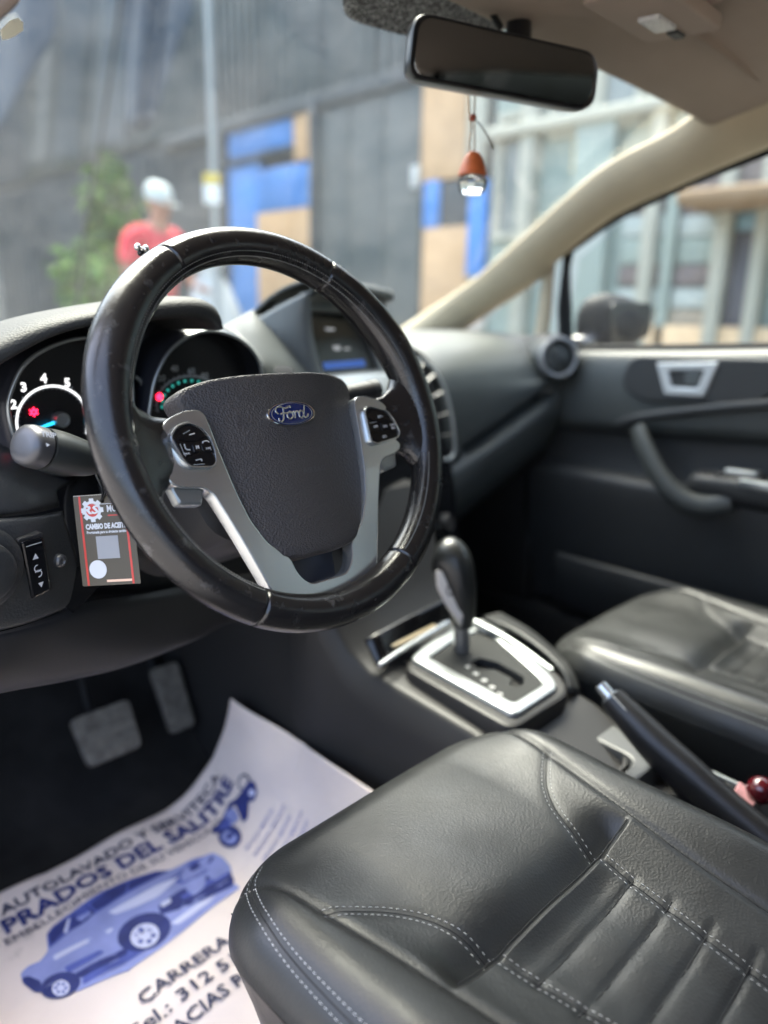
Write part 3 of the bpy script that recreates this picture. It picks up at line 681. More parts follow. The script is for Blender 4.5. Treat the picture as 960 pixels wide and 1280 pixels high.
# round side vent
vfr = Fr(PX(697, 447, .655), (.82, -.55, 0), (.08, .1, 1))
sv_ = lathe('side_vent', [(.046, -.05), (.047, 0), (.044, .010), (.040, .012), (.037, .010), (.036, .0)], vfr, M('vent ring grey', (.22, .225, .23), .38, metal=.4), dash, 36)
lathe('vent_barrel', [(.037, -.02), (.037, .002), (.031, .004), (.029, -.004)], vfr, darkplastic, sv_, 36)
lathe('vent_disc', [(.030, -.012), (.03, -.003), (.001, -.001)], vfr, matteblack, sv_, 36)
for a in (60, 150):
    d = V((math.cos(R(a)), math.sin(R(a))))
    tube('vent_blade', [vfr(-d.x*.028, -d.y*.028, 0), vfr(0, 0, .003), vfr(d.x*.028, d.y*.028, 0)], (.004, .002), dashplastic, sv_, 8, 8)
# vent pedestal blending into the moulding
loft('vent_pedestal', [[vfr(r_*math.cos(2*math.pi*j/28), r_*math.sin(2*math.pi*j/28), h) for j in range(28)] for r_, h in ((.047, .002), (.052, -.02), (.058, -.06), (.06, -.12))], softdash, dash)
# lower left of the dash
def PL(l): return [PY(x, y, yy) for x, y, yy in l]
surf('side_dash', [PL([(-90, 545, .24), (0, 556, .24), (40, 582, .24), (95, 600, .25)]), PL([(-90, 575, .19), (0, 572, .19), (40, 592, .20), (80, 606, .22)]), PL([(-90, 605, .16), (0, 600, .16), (40, 610, .17), (72, 614, .19)]), PL([(-90, 640, .145), (0, 638, .145), (45, 633, .155), (74, 628, .18)]), PL([(-90, 648, .155), (0, 646, .155), (45, 641, .165), (74, 634, .19)])], dashplastic, dash, 30, 40, .004)
swp = surf('switch_panel', [PL([(-90, 650, .155), (0, 648, .152), (45, 644, .160), (78, 638, .18)]), PL([(-90, 660, .14), (0, 655, .138), (45, 652, .146), (80, 647, .168)]), PL([(-90, 720, .128), (0, 715, .128), (50, 708, .138), (95, 692, .165)]), PL([(-90, 790, .128), (0, 780, .130), (60, 762, .142), (106, 738, .172)]), PL([(-90, 800, .14), (0, 788, .14), (62, 769, .15), (108, 744, .18)])], dashplastic, dash, 30, 40, .004)
surf('knee_panel', [PL([(-90, 805, .145), (0, 790, .145), (60, 772, .155), (112, 752, .18), (180, 742, .22), (300, 720, .27), (440, 700, .30)]), PL([(-90, 815, .135), (0, 800, .135), (70, 785, .15), (130, 768, .18), (200, 752, .22), (310, 735, .27), (450, 715, .30)]), PL([(-90, 860, .14), (0, 842, .14), (80, 826, .165), (150, 808, .195), (220, 782, .23), (310, 755, .275), (450, 745, .30)]), PL([(-90, 888, .16), (0, 866, .16), (80, 851, .185), (160, 832, .215), (240, 801, .25), (310, 772, .29), (450, 765, .31)]), PL([(-90, 885, .19), (0, 862, .19), (80, 848, .215), (160, 828, .245), (240, 798, .28), (310, 768, .32), (450, 762, .34)])], darkplastic, dash, 50, 40, .004)
surf('column_surround', [PL([(90, 590, .26), (200, 600, .28), (330, 640, .32), (450, 650, .34)]), PL([(80, 640, .24), (200, 660, .26), (330, 680, .30), (450, 690, .32)]), PL([(100, 745, .23), (200, 738, .25), (330, 720, .29), (450, 705, .31)])], matteblack, dash, 16, 12, .004)
# black gap strip under the tag
plate('trim_gap', [[(0, 0), (.035, .012), (.05, .006), (.10, .03), (.10, .055), (0, .04), (-.008, .012)]], Fr(PY(92, 766, .158), (.93, .28, .1), (-.1, .05, 1)), .002, .0005, gloss, dash)
# dimmer switch and bolt
mf = Fr(PY(42, 709, .1365), (1, .13, -.02), (.02, -.02, 1)); 
sw_ = plate('dimmer_bezel', [roundpoly([(-.0145, .030), (.0105, .032), (.0150, -.026), (-.0075, -.0305)], .004)], mf.off(0, 0, .003), .01, .0015, darkplastic, dash)
plate('dimmer_rocker', [roundpoly([(-.0120, .0275), (.0085, .0290), (.0125, -.024), (-.0060, -.0280)], .003)], mf.off(0, 0, .0055), .006, .002, gloss, sw_)
plate('arrow_mark', [[(-.0030, .0090), (.0024, .0094), (-.0002, .0145)]], mf.off(0, 0, .0057), .0002, 0, white, sw_)
plate('arrow_mark', [[(.0002, -.0140), (.0052, -.0136), (.0030, -.0186)]], mf.off(0, 0, .0057), .0002, 0, white, sw_)
for rad, st, en in ((.0032, 90, 330), (.0032, -90, 150)):
    oy = .0012 if st == 90 else -.004
    tube('dimmer_icon', [mf(.001+rad*math.cos(R(a)), oy+rad*math.sin(R(a))-.001, .0058) for a in range(st, en+1, 30)], .0004, white, sw_, 5, 20, hint=V((0, 1, 0)))
tube('rocker_line', [mf(-.008, .0225, .0058), mf(.006, .0238, .0058)], .0004, greyprint, sw_, 5, 4, hint=V((0, 1, 0)))
bf = Fr(PY(75, 701, .1475), (1, .25, 0), (0, 0, 1))
lathe('trim_bolt', [(.0065, -.004), (.0065, .001), (.0045, .0035), (.003, .004), (.002, .0025), (.0003, .0025)], bf, M('bolt steel', (.12, .12, .12), .35, metal=.6), dash, 20)
hk = Fr(PY(-30, 712, .125), (1, .1, 0), (0, 0, 1))
lathe('headlamp_knob', [(.038, -.01), (.038, .004), (.034, .007), (.027, .008), (.026, .018), (.022, .021), (.001, .021)], hk, dashplastic, dash, 36)
# windscreen-side speaker pod edge

# ================================================================== PASSENGER DOOR
door = thing('passenger_door', 'dark grey passenger door panel with silver handle and window', 'car door', (.72, .1, .3))
DX = .70
def dp(x, y, dx=0): return PX(x, y, DX+dx)
bt = [(.45, .945), (.30, .952), (.1, .962), (-.1, .975), (-.35, .995), (-.7, 1.02)]
def belt(y): 
    for (y0, z0), (y1, z1) in zip(bt, bt[1:]):
        if y <= y0 and y >= y1: return lerp(z0, z1, (y-y0)/(y1-y0))
    return bt[0][1] if y > .45 else bt[-1][1]
YS = [.44, .36, .28, .2, .1, 0, -.1, -.2, -.35, -.5, -.65]
prof = [(.765, .0), (.745, .004), (.725, -.002), (.712, -.018), (.704, -.05), (.70, -.10), (.702, -.145), (.708, -.158), (.716, -.168)]
surf('door_upper', [[V((x, y, belt(y)+dz)) for y in YS] for x, dz in prof], softdash, door, 50, 50, .004)
# recessed insert below the swage and armrest
surf('door_insert', [[V((x, y, belt(y)+dz)) for y in YS] for x, dz in ((.715, -.16), (.735, -.18), (.738, -.23), (.730, -.27), (.715, -.29))], dashplastic, door, 40, 20, .004)
sw0 = [(545, 552), (570, 535), (600, 520), (640, 512), (690, 508), (760, 505)]
tube('door_swage', [PX(770, 530, .707), PX(800, 522, .700), PX(850, 515, .694), PX(910, 509, .690), PX(990, 503, .688), PX(1100, 495, .688)], lambda t: (.006, .010), dashplastic, door, 12, 50)
lowz = lambda y: .73-.04*max(0, (y+.05))/.4
surf('door_lower', [[V((x, y, z)) for y in YS] for x, z in ((.712, .70), (.69, .685), (.685, .66), (.69, .60), (.70, .52), (.715, .44), (.73, .34))], dashplastic, door, 40, 30, .004)
surf('map_pocket', [[V((x, y, z)) for y in (.32, .25, .1, -.1, -.4)] for x, z in ((.66, .50), (.652, .49), (.655, .44), (.68, .36), (.72, .34))], dashplastic, door, 24, 16, .006)
# armrest with switches
surf('armrest', [[V((.72, .02, .735)), V((.72, -.1, .742)), V((.72, -.3, .75)), V((.72, -.6, .755))], [V((.665, .03, .735)), V((.655, -.1, .742)), V((.65, -.3, .75)), V((.65, -.6, .755))], [V((.648, .035, .72)), V((.638, -.1, .728)), V((.635, -.3, .735)), V((.635, -.6, .74))], [V((.66, .04, .69)), V((.65, -.1, .69)), V((.65, -.3, .69)), V((.65, -.6, .69))], [V((.71, .05, .67)), V((.71, -.1, .665)), V((.71, -.3, .665)), V((.71, -.6, .665))]], dashplastic, door, 30, 24, .004)
box('window_switch', Fr((.672, -.055, .742), (1, 0, 0), (0, 1, -.03)), -.014, .014, -.03, .03, 0, .010, silver2, door, .003)
box('switch_bezel', Fr((.672, -.055, .737), (1, 0, 0), (0, 1, -.03)), -.022, .022, -.05, .045, 0, .008, gloss, door, .003)
tube('grab_handle', [PX(797, 535, .66), PX(806, 560, .648), PX(826, 598, .64), PX(850, 622, .642), PX(880, 632, .65), PX(915, 628, .66)], lambda t: (.014, .021), softdash, door, 14, 40)
box('armrest_strip', Fr(PX(945, 607, .637), (0, 1, 0), (0, 0, 1), (-1, 0, 0)), -.05, .03, -.008, .008, -.004, .004, silver2, door, .002)
# release handle: dark oval dish, silver bezel, lever
hfm = Fr(PX(858, 473, .697), (0, -1, .05), (0, .05, 1), (-1, 0, 0))
dish = plate('handle_dish', [roundpoly([(-.13, .045), (.16, .038), (.17, -.01), (.12, -.048), (-.10, -.050), (-.15, -.02)], .03, 6)], hfm.off(.01, 0, .006), .014, .005, dashplastic, door)
hb_ = plate('handle_bezel', [roundpoly([(-.060, .030), (.064, .033), (.041, -.034), (-.038, -.033)], .006), roundpoly([(-.034, .015), (.038, .017), (.027, -.018), (-.024, -.017)], .004)], hfm.off(0, 0, .012), .012, .003, M('bright handle paint', (.62, .64, .64), .32, metal=.35), door)
plate('handle_recess', [rect(-.034, .038, -.02, .02)], hfm.off(0, 0, .0035), .002, 0, gloss, hb_)
plate('handle_lever', [roundpoly([(-.002, .012), (.031, .014), (.024, -.013), (.0, -.012)], .005)], hfm.off(0, 0, .008), .005, .002, M('lever grey', (.12, .13, .13), .35, metal=.4), hb_)
# window frame and glass
frm = [V((.742, .405, .95)), V((.735, .40, 1.08)), V((.722, .395, 1.16))]
tube('window_frame', [PX(708, 440, .745), PX(706, 390, .74), PX(708, 335, .733), PX(712, 310, .725)], (.010, .017), matteblack, door, 10)
tube('window_seal', [V((.745, .42, .952)), V((.748, .1, .968)), V((.75, -.2, .987)), V((.752, -.65, 1.02))], (.009, .010), matteblack, door, 8, 30)
tube('window_frame', [PX(712, 312, .725), PX(770, 272, .705), PX(855, 231, .68), PX(962, 187, .66), V((.655, -.35, 1.39)), V((.655, -.75, 1.38))], (.010, .010), matteblack, door, 8, 40)
surf('window_glass', [[V((.757, .39, .95)), V((.76, 0, .97)), V((.76, -.35, .99)), V((.76, -.7, 1.02))], [V((.745, .385, 1.06)), V((.735, .05, 1.15)), V((.73, -.35, 1.17)), V((.73, -.7, 1.18))], [V((.735, .37, 1.15)), V((.69, .06, 1.335)), V((.675, -.35, 1.38)), V((.675, -.7, 1.37))]], sideglass, door, 12, 10)
# exterior mirror
wm = thing('door_mirror', 'black exterior door mirror outside the passenger window', 'door mirror', (.85, .35, .97))
mA = PX(768, 404, .93)
mrings = []
for t, ry, rz in ((0, .02, .02), (.03, .05, .04), (.12, .075, .058), (.3, .088, .066), (.6, .088, .062), (.85, .07, .05), (.97, .04, .03), (1, .01, .01)):
    c = mA+V((-.085+.17*t, .03-.05*t, -.006))
    mrings.append([c+V((0, ry*.6*math.cos(a), rz*math.sin(a)+(.01 if math.sin(a) > 0 else 0))) for a in [2*math.pi*j/24 for j in range(24)]])
loft('mirror_shell', mrings, M('mirror shell black', (.006, .007, .009), .6, spec=.25), wm)
plate('mirror_glass', [roundpoly([(-.075, .045), (.07, .05), (.075, -.03), (-.06, -.05)], .02)], Fr(mA+V((0, -.042, 0)), (1, -.25, 0), (0, 0, 1)), .004, .001, M('outside mirror glass', (.02, .022, .022), .08), wm)
loft('mirror_arm', sweep_rings([V((.76, .40, .965)), V((.80, .385, .97)), mA+V((-.06, .02, -.03))], (.03, .016), 10), paint, wm)

# ================================================================== CENTRE CONSOLE
cons = thing('centre_console', 'dark centre console with silver framed gear gate and open trays', 'console', (0, 0, .2))
CS = [(-.75, .46, .105, .135), (-.4, .462, .105, .135), (-.2, .468, .105, .135), (-.085, .49, .104, .135), (-.02, .502, .104, .137), (.08, .512, .107, .14), (.16, .522, .112, .145), (.20, .545, .118, .15), (.235, .60, .128, .155), (.27, .68, .14, .16), (.30, .74, .14, .152), (.42, .76, .125, .142), (.60, .76, .125, .145), (.83, .76, .13, .15)]
def csec(y, zt, a, b):
    cx = .012
    return [V((cx+x, y, z)) for x, z in roundpoly([(-b, .16), (-b, .30), (-a-.012, zt-.035), (-a, zt), (a, zt), (a+.012, zt-.035), (b, .30), (b, .16)], [0, .05, .03, .010, .010, .03, .05, 0], 4)]
# y<-.09 is opened by trays, so the top there sits lower and rims are built on it
loft('console_body', [csec(y, zt-(.03 if y < -.1 else 0), a, b) for y, zt, a, b in CS], darkplastic, cons, angle=40)
BP = Fr((0.012, .045, .527), (1, 0, 0), (0, 1, .06))
def onb(x, y):     # pixel to bezel-plane coordinates
    d = ray(x, y); s = (BP.o-CP).dot(BP.n)/d.dot(BP.n); q = CP+d*s-BP.o; return (q.dot(BP.u), q.dot(BP.v))
gl = [onb(504, 836), onb(640, 914), onb(712, 868), onb(706, 850), onb(620, 775), onb(545, 783)]
o1 = [onb(512, 829), onb(643, 902), onb(697, 866), onb(690, 853), onb(612, 778), onb(560, 788)]
i1 = [onb(536, 829), onb(641, 886), onb(679, 862), onb(672, 853), onb(606, 793), onb(575, 800)]
plate('gear_surround', [roundpoly(gl, .02), roundpoly(i1, .008)], BP.off(0, 0, .002), .03, .006, darkplastic, cons)
plate('gear_frame', [roundpoly(o1, .012), roundpoly(i1, .008)], BP.off(0, 0, .010), .012, .004, M('gear frame satin', (.42, .44, .44), .34, metal=.75), cons)
gp = plate('gear_gate', [roundpoly(i1, .008), roundpoly([onb(588, 832), onb(600, 826), onb(622, 832), onb(654, 850), onb(655, 858), onb(645, 864), onb(636, 860), onb(640, 852), onb(616, 840), onb(600, 842)], .003)], BP.off(0, 0, .0055), .013, .001, M('gate plate grey', (.026, .027, .027), .7, spec=.2), cons)
plate('gate_slot', [rect(-.06, .06, -.1, .1)], BP.off(0, 0, -.008), .002, 0, matteblack, gp)
for i, ch in enumerate('PRNDS'):
    f = onb(585+i*10, 838+i*8.5)
    text('lettering', ch, .010, Fr(BP(f[0], f[1], .0058), (1, -.0, 0), (0, 1, 0)), white, gp, bold=.0004)
# trim strips ahead of the gate, small tray with a tan pad
tube('tray_strip', [PZ(474, 832, .545), PZ(510, 808, .55), PZ(560, 778, .555)], (.0035, .004), silver, cons, 8)
tube('tray_strip', [PZ(592, 776, .55), PZ(640, 802, .54), PZ(690, 838, .525)], (.005, .004), silver2, cons, 8)
surf('front_tray', [[PZ(455, 800, .57), PZ(510, 770, .58), PZ(560, 745, .59)], [PZ(470, 832, .538), PZ(520, 800, .545), PZ(575, 770, .55)]], gloss, cons, 8, 8, .006)
pad = tag(plate('tan_pad', [roundpoly(rect(-.05, .05, -.022, .022), .008)], Fr(PZ(508, 787, .56), PZ(540, 772, .562)-PZ(480, 800, .558), (0, 1, .15)), .006, .002, M('tan leatherette', lin(128, 114, 88), .5), None), 'small tan pad lying in the tray ahead of the gear lever', 'pad')
surf('side_rest', [[PZ(605, 770, .55), PZ(650, 790, .55), PZ(700, 830, .535), PZ(715, 865, .51)], [PZ(625, 765, .53), PZ(668, 790, .53), PZ(712, 832, .515), PZ(728, 868, .49)]], dashplastic, cons, 12, 6, .006)
# trays behind: rim with two recesses
RP = Fr((0, -.2, .470), (1, 0, 0), (0, 1, .05))
def onr(x, y):
    d = ray(x, y); s = (RP.o-CP).dot(RP.n)/d.dot(RP.n); q = CP+d*s-RP.o; return (q.dot(RP.u), q.dot(RP.v))
rim = [(-.085, .125), (.105, .125), (.112, -.45), (-.09, -.45)]
h1 = [onr(722, 880), onr(700, 905), onr(770, 948), onr(785, 925)]
h2 = [(.055, -.02), (.098, -.02), (.098, -.2), (-.05, -.2), (-.05, -.07), (.03, -.03)]
plate('tray_rim', [roundpoly(rim, .012), roundpoly([(-.072, .112), (.055, .112), (.055, .02), (-.072, .02)], .02), roundpoly([(-.072, 0), (.094, 0), (.098, -.22), (-.078, -.22)], .02)], RP, .05, .004, M('tray rim grey', (.07, .072, .072), .42), cons)
surf('tray_floor', [[RP(-.09, .12, -.048), RP(.1, .12, -.048)], [RP(-.09, -.3, -.048), RP(.1, -.3, -.048)]], matteblack, cons, 4, 4)
tube('tray_trim', [RP(.055, .004, .002), RP(.085, .004, .002), RP(.098, -.012, .002), RP(.102, -.1, .002), RP(.104, -.22, .002)], (.003, .0025), silver2, cons, 8, 40)
cupf = Fr(RP(.03, .065, -.047), (1, 0, 0), (0, 1, 0))
lathe('cup_holder', [(.04, 0), (.041, .04), (.037, .04), (.036, .002), (.001, .002)], cupf, darkplastic, cons, 28)
bead = tag(lathe('red_ball', [(.002, -.0165), (.008, -.0145), (.0135, -.0095), (.0165, 0), (.0135, .0095), (.008, .0145), (.002, .0165)], Fr(PX(951, 988, .075), (1, 0, 0), (0, 1, 0)), M('dark red lacquer', (.09, .006, .01), .12, coat=.8), None), 'glossy dark red ball in the tray beside the handbrake', 'ball')
tag(plate('pink_wrapper', [roundpoly([(-.02, -.012), (.018, -.014), (.022, .01), (-.012, .014)], .003)], Fr(PX(930, 998, .07), (1, .2, .1), (-.1, .8, .5)), .002, .0005, M('pink paper', lin(205, 150, 150), .6, var=.3, vscale=150), None), 'crumpled pink wrapper next to the dark red ball', 'wrapper')

# ================================================================== GEAR LEVER
gear = thing('gear_lever', 'black gear lever with silver faced grip on the console', 'gear lever', PX(577, 830, .03))
gx = .03
sp = [PX(576, 836, gx), PX(577, 800, gx), PX(577, 770, gx)]
loft('lever_shaft', sweep_rings(cat(sp, 10), lambda t: (.013-.003*t, .014-.003*t), 16), M('shaft satin', (.16, .16, .16), .35, metal=.6), gear, angle=60)
loft('lever_collar', sweep_rings(cat([PX(574, 850, gx), PX(575, 836, gx), PX(576, 818, gx)], 6), lambda t: (.034-.018*t, .036-.018*t), 16), matteblack, gear, angle=60)
kp = [PX(578, 782, gx), PX(578, 755, gx), PX(574, 730, gx), PX(567, 708, gx), PX(558, 695, gx), PX(550, 690, gx)]
def krad(t): return lerp(.0145, .029, min(1, t*1.5)) if t < .75 else .029*math.sqrt(max(.02, 1-((t-.75)/.26)**2))
loft('lever_knob', sweep_rings(cat(kp, 26), lambda t: (krad(t), krad(t)*1.15), 20), M('knob black', (.014, .015, .015), .3), gear, angle=60)
kf = Fr(PX(560, 735, gx)+V((-.017, -.017, .002)), V((.70, -.71, .1)), V((.05, .25, 1)))
kn = plate('knob_face', [roundpoly([(-.017, .036), (.003, .034), (.019, .010), (.018, -.030), (.011, -.052), (-.008, -.018), (-.018, .010)], .005)], kf.off(0, 0, .009), .009, .003, M('knob face metal', (.5, .47, .45), .34, metal=.4), gear)
plate('shift_mark', [ell(0, .004, .005, .008, 16), ell(0, .004, .003, .0055, 12)], kf.off(0, 0, .0094), .0003, 0, matteblack, kn)

# ================================================================== HANDBRAKE
hb0 = thing('handbrake', 'black leather handbrake lever with silver push button', 'handbrake', PX(945, 1045, .03))
hp = [PX(764, 872, .03), PX(790, 900, .03), PX(830, 942, .03), PX(880, 990, .03), PX(925, 1030, .03), PX(985, 1080, .03)]
hbm = M('handbrake leather', (.015, .015, .016), .38, grain=500, gdist=.0003, gstr=.4)
loft('brake_grip', sweep_rings(cat(hp, 30), lambda t: (lerp(.0150, .0215, min(1, t*3)), lerp(.0165, .0265, min(1, t*2))), 18), hbm, hb0, angle=60)
loft('brake_button', sweep_rings([PX(764, 872, .03)+(PX(750, 856, .03)-PX(764, 872, .03))*t for t in (0, .6, .95, 1.0)], lambda t: .0085 if t < .8 else .006, 16), silver, hb0, angle=50)
loft('brake_ferrule', sweep_rings([PX(764, 872, .03)+(PX(750, 856, .03)-PX(764, 872, .03))*t for t in (-.3, .1, .15)], .0125, 16), silver2, hb0, angle=50)
tube('brake_seam', [p+V((-.0125, -.002, .0135)) for p in hp], .0008, stitch, hb0, 5, 40)
loft('brake_boot', [[RP(.03+r_*math.cos(a), -.12+r_*2.2*math.sin(a), h) for a in [2*math.pi*j/24 for j in range(24)]] for r_, h in ((.05, -.045), (.045, -.02), (.032, 0), (.026, .008))], matteblack, hb0)

# ================================================================== SEATS
A_ = [(.170, -.008), (.172, -.03), (.167, -.06), (.157, -.116), (.139, -.2), (.128, -.26), (.118, -.33), (.110, -.42), (.108, -.5)]
B_ = [(.156, -.122), (.135, -.134), (.112, -.150), (.094, -.172), (.083, -.200), (.078, -.228)]
I_ = [(.078, -.228), (.068, -.285), (.060, -.335), (.054, -.385), (.05, -.44), (.048, -.5)]
E_ = [(.150, -.026), (.170, -.044), (.187, -.078), (.1955, -.12), (.198, -.18), (.196, -.26), (.193, -.36), (.190, -.5)]
F_ = [(-.125, -.227), (0, -.229), (.125, -.227)]
def seatpts(p, n, s=1): return [(s*a, b) for a, b in cat2(p, n)]
grooves = []
for s in (-1, 1):
    grooves += [(seatpts(A_, 60, s), .0034, .0045), (seatpts(B_, 30, s), .0016, .0055), (seatpts(I_, 40, s), .0018, .0055), (seatpts(E_, 60, s), .0012, .0055)]
for k in range(7): grooves.append(([(-.075+.15*i/12, -.2625-.034*k) for i in range(13)], .0014, .0030))
from math import exp, sqrt
def segdist(px, py, poly):
    best = 9
    for (ax, ay), (bx, by) in zip(poly, poly[1:]):
        dx, dy = bx-ax, by-ay; L2 = dx*dx+dy*dy or 1e-12
        t = max(0, min(1, ((px-ax)*dx+(py-ay)*dy)/L2))
        d = (px-ax-t*dx)**2+(py-ay-t*dy)**2
        if d < best: best = d
    return sqrt(best)
gb = [(min(p[0] for p in g), max(p[0] for p in g), min(p[1] for p in g), max(p[1] for p in g)) for g, _, _ in grooves]
ss = lambda t: (lambda u: u*u*(3-2*u))(max(0, min(1, t)))
CR = .105
def hw(y):
    w0 = .213-.008*ss((-y-.1)/.35)
    if y > -CR: w0 -= CR*(1-sqrt(max(0, 1-((y+CR)/CR)**2)))
    return w0
def edge_d(x, y):
    ax = abs(x)
    if y > -CR and ax > .213-CR: return CR-sqrt((y+CR)**2+(ax-(.213-CR))**2)
    return min(-y, hw(y)-ax)
RO = .045
def seatz(x, y, groove=True):
    d = max(0, min(edge_d(x, y), RO)); 
    z = -(RO*1.05)*(1-sqrt(max(0, 1-((RO-d)/RO)**2)))
    ax = abs(x)
    z += .020*ss((ax-.08)/.10)*ss((-y-.0)/.10)-.012*ss((.10-ax)/.08)*ss((-y-.22)/.03)
    z += .010*exp(-((y+.12)/.09)**2)*exp(-(x/.14)**2)       # plump front panel
    z -= .012*ss((-y-.3)/.25)
    z += .0020*sin_(x*41+y*17)*exp(-((y+.2)/.12)**2)
    if groove:
        for (g, dp_, wd), bb in zip(grooves, gb):
            m_ = wd*3
            if bb[0]-m_ < x < bb[1]+m_ and bb[2]-m_ < y < bb[3]+m_:
                dd = segdist(x, y, g)
                if dd < m_: z -= dp_*exp(-(dd/wd)**1.6)
        if y > -.2285: z -= .016*exp(-((y+.2285)/.022)**2)*ss((.135-ax)/.03)
        if y < -.23 and ax < .085:
            ph = ((-y-.2285) % .034)/.034; z += .0010*(sin_(ph*math.pi))*ss((.055-ax)/.03)
    return z
sin_ = math.sin
ys = [-.0 - .06*(i/26)**2 for i in range(27)]+[-.06-.0028*i for i in range(1, 158)]
sx_ = []
for i in range(-100, 101): 
    t = i/100; sx_.append(math.copysign(1-(1-abs(t))**1.25, t))
verts = []; nx = len(sx_)
for y in ys:
    h = hw(y)
    for s in sx_: verts.append(V((h*s, y, seatz(h*s, y))))
# side skirts
def polyx(p, y, big=9):
    for (a, b), (c, d) in zip(p, p[1:]):
        if d <= y <= b: return lerp(a, c, (y-b)/((d-b) or 1e-9))
    return big if y > p[0][1] else p[-1][0]
Ad = cat2(A_, 60); Bd = cat2(B_, 30); Id = cat2(I_, 40); Ed = cat2(E_, 60)
def region(x, y):
    ax = abs(x); xa = polyx(Ad, y)
    if ax > xa: return ('side_bolster', x > 0)
    if y < -.228:
        if ax < polyx(Id, y): return ('insert_rib', min(6, int((-y-.2285)/.034)))
        return ('insert_border', x > 0)
    if ax > polyx(Bd, y): return ('corner_gusset', x > 0)
    return ('front_panel', 0)
faces = {}
for i in range(len(ys)-1):
    for j in range(nx-1):
        q = (i*nx+j, i*nx+j+1, (i+1)*nx+j+1, (i+1)*nx+j)
        c = (verts[q[0]]+verts[q[2]])/2
        faces.setdefault(region(c.x, c.y), []).append(q)
norm = [V() for _ in verts]
for fl in faces.values():
    for q in fl:
        n = (verts[q[2]]-verts[q[0]]).cross(verts[q[3]]-verts[q[1]])
        if n.z < 0: n = -n
        for k in q: norm[k] += n
def stitchline(poly, off, ln=.0034, gap=.0019):
    acc = 0
    for (ax, ay), (bx, by) in zip(poly, poly[1:]):
        L = math.hypot(bx-ax, by-ay); tx, ty = (bx-ax)/L, (by-ay)/L
        while acc < L:
            x, y = ax+tx*acc-ty*off, ay+ty*acc+tx*off
            if edge_d(x, y) > .006:
                z = seatz(x, y); gx_ = (seatz(x+.002, y, False)-seatz(x-.002, y, False))/.004; gy_ = (seatz(x, y+.002, False)-seatz(x, y-.002, False))/.004
                z0, z1 = seatz(x-tx*.001, y-ty*.001), seatz(x+tx*.001, y+ty*.001)
                stitchbox(V((x, y, z+.0002)), V((tx, ty, (z1-z0)/.002)), V((-gx_, -gy_, 1)).normalized(), ln, .0006)
            acc += ln+gap
        acc -= L
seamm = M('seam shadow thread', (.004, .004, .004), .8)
def make_seat(loc, label):
    t = thing('leather_seat', label, 'seat', loc, 'front seats')
    def loc_child(o): o.matrix_parent_inverse = Matrix.Identity(4); return o
    for (nm, _), fl in faces.items():
        idx = {}; vv_ = []; ff = []; nn = []
        for q in fl:
            r_ = []
            for k in q:
                if k not in idx: idx[k] = len(vv_); vv_.append(verts[k]); nn.append(norm[k].normalized())
                r_.append(idx[k])
            ff.append(tuple(reversed(r_)) if (verts[q[1]]-verts[q[0]]).cross(verts[q[2]]-verts[q[0]]).z < 0 else tuple(r_))
        me = bpy.data.meshes.new(nm); me.from_pydata([tuple(v) for v in vv_], [], ff)
        me.polygons.foreach_set('use_smooth', [True]*len(me.polygons)); me.normals_split_custom_set_from_vertices([tuple(n) for n in nn])
        loc_child(setp(bpy.data.objects.new(nm, me), leather, t))
    # side wall of the cushion, following the outline
    ol = [(hw(y), y, seatz(hw(y), y)) for y in reversed(ys)]
    ol = ol+[(ol[-1][0]*k/12, 0, seatz(ol[-1][0]*k/12, 0)) for k in range(11, -12, -1)]+[(-a, b, c) for a, b, c in reversed(ol)]
    rings = [[V((a*k, (b+.25)*k-.25, c+dz)) for a, b, c in ol] for k, dz in ((1, 0), (.985, -.012), (.945, -.045), (.91, -.08), (.88, -.12), (.86, -.16))]
    loc_child(loft('cushion_side', rings, leather, t, caps=False, closed=False))
    loc_child(box('seat_base', WO, -.2, .2, -.48, -.06, -.36, -.14, matteblack, t, .02))
    for s in (-1, 1):
        for poly, offs in ((Bd, (-.0042, .0042)), (Id, (-.0045, .0045)), (Ed, (-.0036, .0036))):
            for of_ in offs: stitchline([(s*a, b) for a, b in poly], of_*s)
        stitchline([(s*a, b) for a, b in Ad[2:14]], .0030*s)
    o = flush('stitching', stitch, t); loc_child(o)
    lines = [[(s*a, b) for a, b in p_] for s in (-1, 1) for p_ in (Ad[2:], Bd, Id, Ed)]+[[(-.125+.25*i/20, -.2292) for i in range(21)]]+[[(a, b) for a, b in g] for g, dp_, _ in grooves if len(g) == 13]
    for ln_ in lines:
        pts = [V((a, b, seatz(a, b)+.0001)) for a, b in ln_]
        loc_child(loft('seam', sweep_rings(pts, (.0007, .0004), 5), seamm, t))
    # backrest (behind the view)
    bk = []
    for h, yy, hw_2, dp_ in ((0, -.50, .215, .07), (.12, -.52, .235, .075), (.3, -.57, .235, .07), (.48, -.62, .20, .055), (.56, -.645, .14, .035)):
        bk.append([V((hw_2*math.copysign(abs(math.cos(a))**.5, math.cos(a)), yy+dp_*math.copysign(abs(math.sin(a))**.6, math.sin(a)), h-.02)) for a in [2*math.pi*j/32 for j in range(32)]])
    loc_child(loft('backrest', bk, leather, t, angle=70))
    return t
SZ = (-.314, -.050, .556)
seat = make_seat(SZ, 'black leather driver seat with grey stitching, nearest the camera')
seat2 = seat.copy(); COL.objects.link(seat2); seat2.location = (.355, .055, .525)
seat2['label'] = 'black leather passenger seat on the far side of the handbrake'
for ch in list(seat.children):
    c = ch.copy(); COL.objects.link(c); c.parent = seat2; c.matrix_parent_inverse = Matrix.Identity(4)

